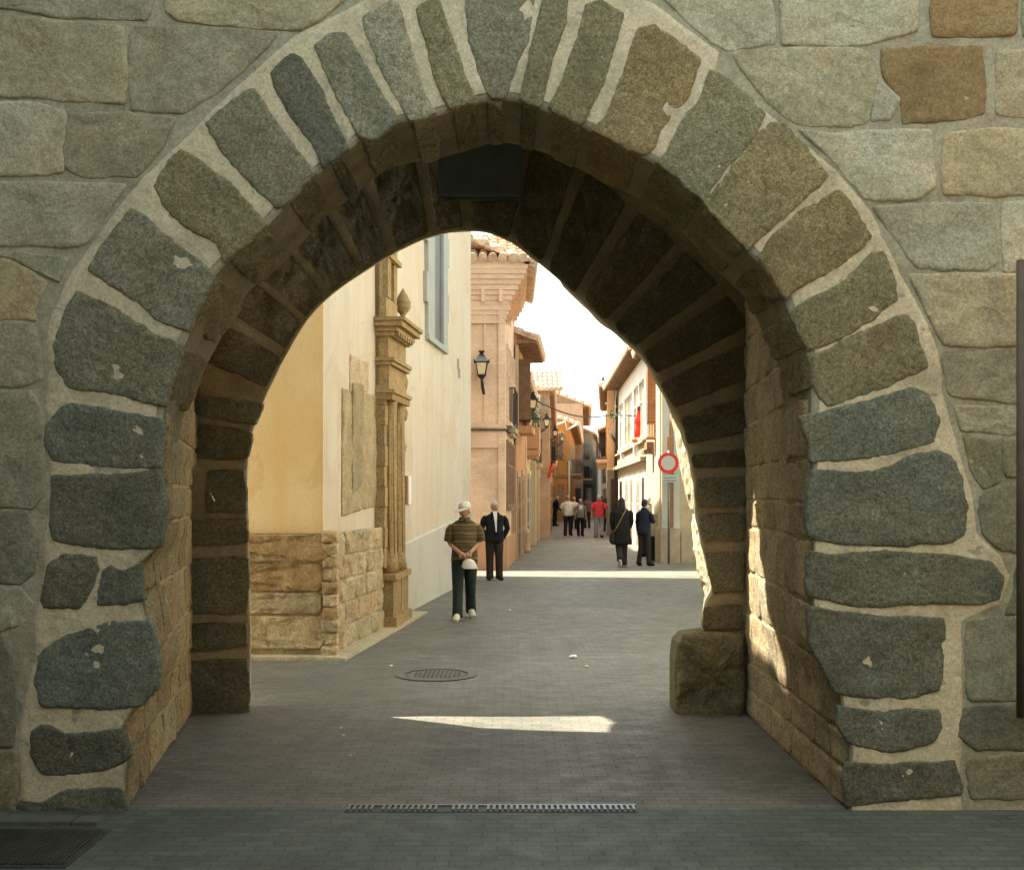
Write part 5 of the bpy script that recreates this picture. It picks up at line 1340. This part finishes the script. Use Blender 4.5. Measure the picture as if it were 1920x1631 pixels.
    if cap:
        mb = MB(); mb.loft([(0, .008, .030, .084, .104), (0, .008, .05, .086, .106), (0, .010, .085, .080, .098), (0, .012, .112, .062, .078), (0, .012, .128, .032, .04), (0, .012, .132, .006, .008)], 24, fr=hf, power=2)
        br = []
        for k in range(13):
            a = pi+pi*k/12; br.append((.082*cos(a), .0+.10*sin(a), .035)); 
        ids0 = [mb.vert(HT(p)) for p in br]; ids1 = [mb.vert(HT((.082*cos(pi+pi*k/12)*1.0, -.02+.185*sin(pi+pi*k/12), .030-.028*sin(pi*k/12)))) for k in range(13)]
        ids2 = [mb.vert(HT((.080*cos(pi+pi*k/12)*1.0, -.02+.18*sin(pi+pi*k/12), .022-.028*sin(pi*k/12)))) for k in range(13)]
        for k in range(12): mb.face((ids0[k], ids0[k+1], ids1[k+1], ids1[k])); mb.face((ids1[k], ids1[k+1], ids2[k+1], ids2[k])); mb.face((ids2[k], ids2[k+1], ids0[k+1], ids0[k]))
        mb.build('cap', 'cap_white', t)
    # top: torso and sleeves in one garment
    b = bulk; mb = MB(); hem = .86 if not coat else .55
    sec = [(0, 0, hem-.02, .190*b, .142*b), (0, 0, .95, .186*b, .142*b), (0, -.012, 1.05, .178*b, .144*b), (0, -.012, 1.15, .172*b, .138*b), (0, 0, 1.27, .185*b, .126*b), (0, .005, 1.345, .192*b, .112*b), (0, .008, 1.39, .172*b, .10), (0, .01, 1.425, .125*b, .085), (0, .005, 1.45, .085, .068), (0, 0, 1.468, .066, .06)]
    if fem: sec = [(a, c, z, rx*.9, ry*.95) for a, c, z, rx, ry in sec]
    if coat: sec.insert(1, (0, .0, .75, .18*b, .135*b)); sec[0] = (0, 0, hem, .205*b, .15*b)
    N_ = 40; d2 = []
    dens = []
    for i in range(len(sec)-1):
        for k in range(3): dens.append(tuple(a+(c-a)*k/3 for a, c in zip(sec[i], sec[i+1])))
    dens.append(sec[-1]); rings = []; sg = 28
    for (cx_, cy_, z, rx, ry) in dens:
        R = []
        for k in range(sg):
            a = 2*pi*k/sg; c, q = cos(a), sin(a); w = noise.noise((c*2.2+x, q*2.2, z*7))*.012+noise.noise((c*5, q*5+y, z*13))*.006
            R.append(mb.vert(T((cx_+(rx+w)*math.copysign(abs(c)**.87, c), cy_+(ry+w)*math.copysign(abs(q)**.87, q), z))))
        rings.append(R)
    for i in range(len(rings)-1):
        for k in range(sg): mb.face((rings[i][k], rings[i][(k+1) % sg], rings[i+1][(k+1) % sg], rings[i+1][k]), 0, smooth=True)
    mb.face(rings[0][::-1])
    for sd in 'LR':
        S, e, w = Vector(J['sh'+sd]), Vector(J['el'+sd]), Vector(J['wr'+sd]); q = -1 if sd == 'L' else 1
        S = S+Vector((0, 0, -.02)); S0 = S+Vector((-q*.06, 0, .0))
        if long_sleeve:
            P = [S0, S+Vector((-q*.01, 0, -.02)), S+Vector((q*.02, 0, -.075)), S.lerp(e, .35), S.lerp(e, .7), e, e.lerp(w, .35), e.lerp(w, .75), w-(w-e).normalized()*.005]; Rr = [.030, .056, .068, .069, .062, .058, .054, .047, .043]
        else:
            P = [S0, S+Vector((-q*.01, 0, -.02)), S+Vector((q*.02, 0, -.075)), S.lerp(e, .35), S.lerp(e, .75), S.lerp(e, .92)]; Rr = [.030, .056, .071, .076, .078, .080]
        Rr = [r*(.88 if fem else 1)*(.5+.5*b)*s*(1+.05*noise.noise((i*1.7, x, y))) for i, r in enumerate(Rr)]
        mb.tube([T(p) for p in P], Rr, 14)
    # collar
    mb.tube([T((.075*cos(a), .005+.07*sin(a), 1.462+.02*math.sin(a))) for a in [pi*1.58+2*pi*.92*k/14 for k in range(15)]], .013*s, 6)
    mb.build('coat' if coat else ('jacket' if 'jacket' in top else 'shirt'), top, t)
    # trousers
    mb = MB(); tw_ = .94 if fem else 1
    if skirt:
        mb.loft([(0, 0, .42, .22, .16), (0, 0, .6, .2, .15), (0, 0, .85, .17, .13), (0, 0, .98, .155, .12)], 20, fr=fr)
    else:
        mb.loft([(0, .005, .80, .168*b*tw_, .118*b), (0, 0, .88, .172*b*tw_, .122*b), (0, 0, .97, .165*b*tw_, .118*b), (0, 0, 1.02, .16*b*tw_, .115*b)], 22, fr=fr)
    for sd in 'LR':
        hpt, kn, an = [Vector(J[n+sd]) for n in ('hip', 'knee', 'ank')]
        P = [hpt+Vector((0, .005, .0)), hpt.lerp(kn, .3), hpt.lerp(kn, .65), kn, kn.lerp(an, .3), kn.lerp(an, .65), an+(kn-an)*.03, an+(an-kn).normalized()*.055]
        Rr = [.098*b, .096*b, .088*b, .078*b, .074*b, .072*b, .072*b, .074*b]
        Rr = [r*s*(.92 if fem else 1)*(1+.05*noise.noise((i*2.1, y, ord(sd)))) for i, r in enumerate(Rr)]
        mb.tube([T(p) for p in P], Rr, 16)
    mb.build('skirt' if skirt else 'trousers', bottom, t)
    for sd in 'LR':
        a, to = Vector(J['ank'+sd]), Vector(toe[sd]); mb = MB(); d = (to-a); d.normalize(); flat = Vector((d.x, d.y, 0)).normalized() if Vector((d.x, d.y, 0)).length > .2 else d
        heel = a-flat*.055+Vector((0, 0, -.035)); 
        P = [heel, a+Vector((0, 0, -.03)), a.lerp(to, .55)+Vector((0, 0, -.008)), to, to+d*.055]
        mb.tube([T(p) for p in P], [(.038*s, .042*s), (.048*s, .058*s), (.050*s, .050*s), (.050*s, .040*s), (.034*s, .024*s)], 12, ref=tuple(Vector((cos(th)*-d.y+0*1, 0, 0)) if False else (cos(th), sin(th), 0)))
        mb.build('shoe', shoe, t)
    if details: details(t, T, HT, s)
    return t

# 1 -- man in a striped polo, cap on, hands joined over a second cap
def d1(t, T, HT, s):
    mb = MB()
    for q in (-1, 1): mb.quad(T((q*.008, -.10, 1.475)), T((q*.075, -.055, 1.495)), T((q*.085, -.10, 1.435)), T((q*.03, -.125, 1.41)))
    mb.build('collar', 'striped_polo', t)
Y = GY(1160); X = WX(871, Y)
person('man in striped olive polo shirt, white cap and dark green trousers', X, Y, 1.66, 4, 'striped_polo', 'trouser_green', 'shoe_pale', arms=dict(shL=(-.19, 0, 1.385), shR=(.19, 0, 1.385), elL=(-.225, .02, 1.11), elR=(.23, .03, 1.12), wrL=(-.075, -.225, .975), wrR=(.085, -.225, .985), hdL=(.75, -.35, -.5), hdR=(-.7, -.35, -.5), sdL=(0, .5, 1), sdR=(0, .5, 1), curlL=.7, curlR=.7),
       legs=dict(kneeL=(-.10, -.10, .50), kneeR=(.085, .03, .49), ankL=(-.105, -.16, .09), ankR=(.10, .26, .13), toeR=(.12, .12, .05)), long_sleeve=False, head_turn=-42, head_tilt=6, bulk=1.04, cap=True, details=d1, sub=2)
c = W(880, 1055, Y-.27); t = thing('held_cap', c, 'white cap held in the joined hands of the man in the striped polo', 'cap')
mb = MB(); fr_ = lambda a, b, z: c+Vector((a, b, z))
mb.loft([(.0, 0, -.065, .108, .085), (0, 0, -.045, .108, .085), (-.005, .005, .0, .092, .072), (-.008, .008, .035, .066, .052), (-.01, .01, .055, .03, .025), (-.01, .01, .058, .005, .005)], 24, fr=fr_, power=2.1); mb.build('crown', 'cap_white', t)
mb = MB(); mb.loft([(.02, -.045, -.078, .112, .08), (.02, -.045, -.066, .105, .075)], 24, fr=fr_); mb.build('brim', 'cap_white', t)
# 2 -- bald man in a black jacket
def d2(t, T, HT, s):
    mb = MB(); R_ = [[mb.vert(T(p)) for p in q] for q in (((-.042, -.105, 1.47), (.045, -.105, 1.47)), ((-.03, -.14, 1.38), (.042, -.14, 1.38)), ((-.012, -.162, 1.27), (.038, -.162, 1.27)), ((.004, -.172, 1.15), (.036, -.172, 1.15)), ((.012, -.172, 1.05), (.034, -.172, 1.05)))]
    for a, c_ in zip(R_, R_[1:]): mb.face((a[0], a[1], c_[1], c_[0]))
    mb.quad(T((-.05, -.075, 1.50)), T((.05, -.075, 1.50)), T((.05, -.112, 1.47)), T((-.045, -.112, 1.47))); mb.build('shirt_front', 'shirt_white', t)
    mb = MB()
    for q in (-1, 1): mb.quad(T((q*.05, -.095, 1.49)), T((q*.10, -.085, 1.46)), T((q*.08+.01, -.160, 1.30)), T((q*.03+.015, -.176, 1.16)))
    mb.build('lapel', 'jacket_black', t)
Y = GY(1087); X = WX(927, Y)
person('grey haired man in open black jacket over a white shirt, hands behind his back', X, Y, 1.63, 6, 'jacket_black', 'trouser_brown', 'shoe_black', arms=dict(shL=(-.21, .01, 1.40), shR=(.21, .01, 1.40), elL=(-.275, .06, 1.11), elR=(.29, .07, 1.12), wrL=(-.17, .12, .91), wrR=(.20, .10, .90)), legs=dict(kneeL=(-.10, -.01, .49), ankL=(-.10, -.0, .09), ankR=(.11, .03, .09)), head_turn=16, bulk=1.1, lean=.08, details=d2, sub=2)
# 3 -- woman in long dark coat walking away
def d3(t, T, HT, s):
    mb = MB(); mb.tube([T((-.12, .10, 1.44)), T((-.03, .16, 1.30)), T((.08, .165, 1.08)), T((.2, .12, .86))], .014*s, 6); mb.build('bag_strap', 'strap', t)
    mb = MB(); mb.loft([(.24, .04, .58, .05, .10), (.25, .04, .64, .065, .12), (.24, .04, .80, .06, .11), (.23, .04, .84, .03, .08)], 14, fr=lambda a, b, c: T((a, b, c))); mb.build('shoulder_bag', 'bag_dark', t)
Y = GY(1062); X = WX(1166, Y)
person('woman in long dark coat with slung bag, walking away', X, Y, 1.70, 178, 'coat_dark', 'trouser_brown', 'shoe_pale', hair='hair_dark', arms=dict(elL=(-.25, -.02, 1.12), elR=(.25, -.0, 1.12), wrL=(-.2, -.14, .95), wrR=(.22, -.1, .92)), legs=dict(kneeL=(-.06, -.10, .50), ankL=(-.05, -.06, .09), kneeR=(.07, .02, .48), ankR=(.06, .30, .22), toeR=(.06, .24, .06)), coat=True, long_hair=True, fem=True, bulk=1.25, lean=.10, details=d3)
# 4 -- dark clad figure beside her
Y = GY(1062)+.3; X = WX(1208, Y)
person('slim person in dark navy clothes standing by the slatted bin', X, Y, 1.66, 150, 'navy', 'trouser_brown', 'shoe_black', hair='hair_dark', arms=dict(elL=(-.23, -.05, 1.13), elR=(.22, -.03, 1.12), wrL=(-.05, -.24, 1.16), wrR=(.20, -.06, .88)), legs=dict(ankL=(-.13, .0, .09), ankR=(.13, .05, .09)), fem=True, bulk=.95)
# 5.. further up the street
Y = GY(1004); X = WX(1065, Y)
person('white haired man in white shirt and dark trousers coming towards us', X, Y, 1.78, 5, 'shirt_white', 'trouser_brown', 'shoe_black', arms=dict(elL=(-.28, .05, 1.13), wrL=(-.2, -.1, .93), elR=(.28, .05, 1.13), wrR=(.22, -.1, .93)), legs=dict(ankL=(-.13, -.1, .09), ankR=(.12, .1, .1)), long_sleeve=False, bulk=1.1)
Y = GY(1006)+.8; X = WX(1088, Y)
person('woman in pale top and dark skirt beside the white shirted man', X, Y, 1.62, 8, 'jeans_grey', 'coat_dark', 'shoe_black', fem=True, bulk=1.08, legs=dict(ankL=(-.10, -.08, .09), ankR=(.10, .06, .09)), details=lambda t, T, HT, s: (lambda mb: (mb.quad(T((-.07, -.125, 1.42)), T((.07, -.125, 1.42)), T((.06, -.142, 1.05)), T((-.06, -.142, 1.05))), mb.build('blouse', 'shirt_white', t)))(MB()))
Y = GY(1008); X = WX(1123, Y)
person('man in red shirt and grey trousers walking away', X, Y, 1.80, 176, 'shirt_red', 'jeans_grey', 'shoe_black', arms=dict(elL=(-.29, .02, 1.13), elR=(.29, .02, 1.13), wrL=(-.27, -.12, .9), wrR=(.3, -.02, .87)), legs=dict(ankL=(-.11, .16, .12), toeL=(-.11, .1, .04), kneeL=(-.11, .0, .48), ankR=(.11, -.06, .09)), long_sleeve=False, bulk=1.12)
Y = GY(986); X = WX(1040, Y)
person('stooped person in black jacket at the left house front', X, Y, 1.74, 120, 'jacket_black', 'trouser_brown', 'shoe_black', lean=.25, bulk=1.1, arms=dict(wrL=(-.2, -.3, .9), wrR=(.2, -.3, .9)))
t = thing('dark_pushchair', (WX(1032, Y-1), Y-1.0, 0), 'low dark pushchair beside the stooped person', 'pushchair'); c = Vector((WX(1031, Y-1), Y-1.0, 0)); mb = MB()
mb.loft([(0, 0, .28, .18, .25), (0, 0, .40, .24, .32), (0, .1, .60, .22, .24), (0, .2, .85, .10, .1)], 14, fr=lambda a, b, z: c+Vector((a, b, z))); mb.build('seat', 'coat_dark', t)
for q in (-1, 1):
    mb = MB(); mb.tube([c+Vector((q*.22-.02, 0, .12)), c+Vector((q*.22+.02, 0, .12))], .12, 14, ref=(0, 0, 1)); mb.build('wheel', 'shoe_black', t)
mb = MB(); mb.tube([c+Vector((-.18, .2, .8)), c+Vector((-.18, .4, 1.05)), c+Vector((.18, .4, 1.05)), c+Vector((.18, .2, .8))], .02, 6); mb.build('handle', 'steel', t)
for px, fy, off, hh, tp, bt, fc, lab in ((1076, 992, 6, 1.70, 'light_blue', 'navy', 5, 'person in pale blue top half hidden behind the white shirted man'), (1101, 990, 5, 1.78, 'purple', 'trouser_brown', 184, 'person in dusky purple top walking away left of the red shirt'),
                                   (1137, 996, 4, 1.68, 'coat_dark', 'navy', 170, 'person in dark clothes just right of the red shirt'), (1128, 978, 8, 1.82, 'trouser_brown', 'navy', 180, 'dark haired person far behind the red shirt'), (1150, 985, 6, 1.72, 'jacket_black', 'trouser_brown', 200, 'person in black by the peach house, behind the woman in the coat')):
    Y = GY(fy); person(lab, WX(px, Y), Y, hh, fc, tp, bt, 'shoe_black', hair='hair_dark' if fc > 90 else 'hair_grey')
Y = 31.6; person('grey haired person at the doorway behind the slatted bin', WX(1215, Y), Y, 1.76, 190, 'grey_cloth' if 'grey_cloth' in MATS else 'jeans_grey', 'navy', 'shoe_black')
# ================================================================== LIGHT, SKY, CAMERA
w = bpy.data.worlds.new('World'); SC.world = w; w.use_nodes = True; nt = w.node_tree
sky = nt.nodes.new('ShaderNodeTexSky'); sky.sky_type = 'NISHITA'; sky.sun_disc = False; sky.sun_elevation = E
sky.sun_rotation = math.atan2(SUN.x, SUN.y); sky.air_density = 1.0; sky.dust_density = 4.0; sky.ozone_density = 1.0; sky.altitude = 600
hz = nt.nodes.new('ShaderNodeHueSaturation'); hz.inputs['Saturation'].default_value = .5; nt.links.new(sky.outputs[0], hz.inputs['Color'])
hw = nt.nodes.new('ShaderNodeMix'); hw.data_type = 'RGBA'; hw.blend_type = 'MULTIPLY'; hw.inputs[0].default_value = 1; hw.inputs[7].default_value = (.96, 1.0, .87, 1)   # hazy, yellowish air
nt.links.new(hz.outputs[0], hw.inputs[6]); nt.links.new(hw.outputs[2], nt.nodes['Background'].inputs[0]); nt.nodes['Background'].inputs[1].default_value = SKY_S
l = bpy.data.lights.new('sun', 'SUN'); l.energy = SUN_S; l.angle = radians(.5); l.color = (1, .93, .80)
lo = bpy.data.objects.new('sun', l); COL.objects.link(lo); lo.rotation_euler = SUN.to_track_quat('Z', 'Y').to_euler(); lo.location = (0, 0, 30)
cam = bpy.data.cameras.new('camera'); co = bpy.data.objects.new('camera', cam); COL.objects.link(co); SC.camera = co
co.location = (0, 0, CH); co.rotation_euler = (pi/2, 0, 0)
cam.sensor_width = 36; cam.sensor_fit = 'HORIZONTAL'; cam.lens = F/1920*36
cam.shift_x = 0; cam.shift_y = (HZ-815.5)/1920; cam.clip_end = 2000; cam.clip_start = .05
SC.view_settings.view_transform = 'Standard'; SC.view_settings.look = 'None'; SC.view_settings.gamma = 1; SC.view_settings.exposure = EXPO
SC.cycles.max_bounces = 10; SC.cycles.diffuse_bounces = 6; SC.cycles.use_denoising = DENOISE
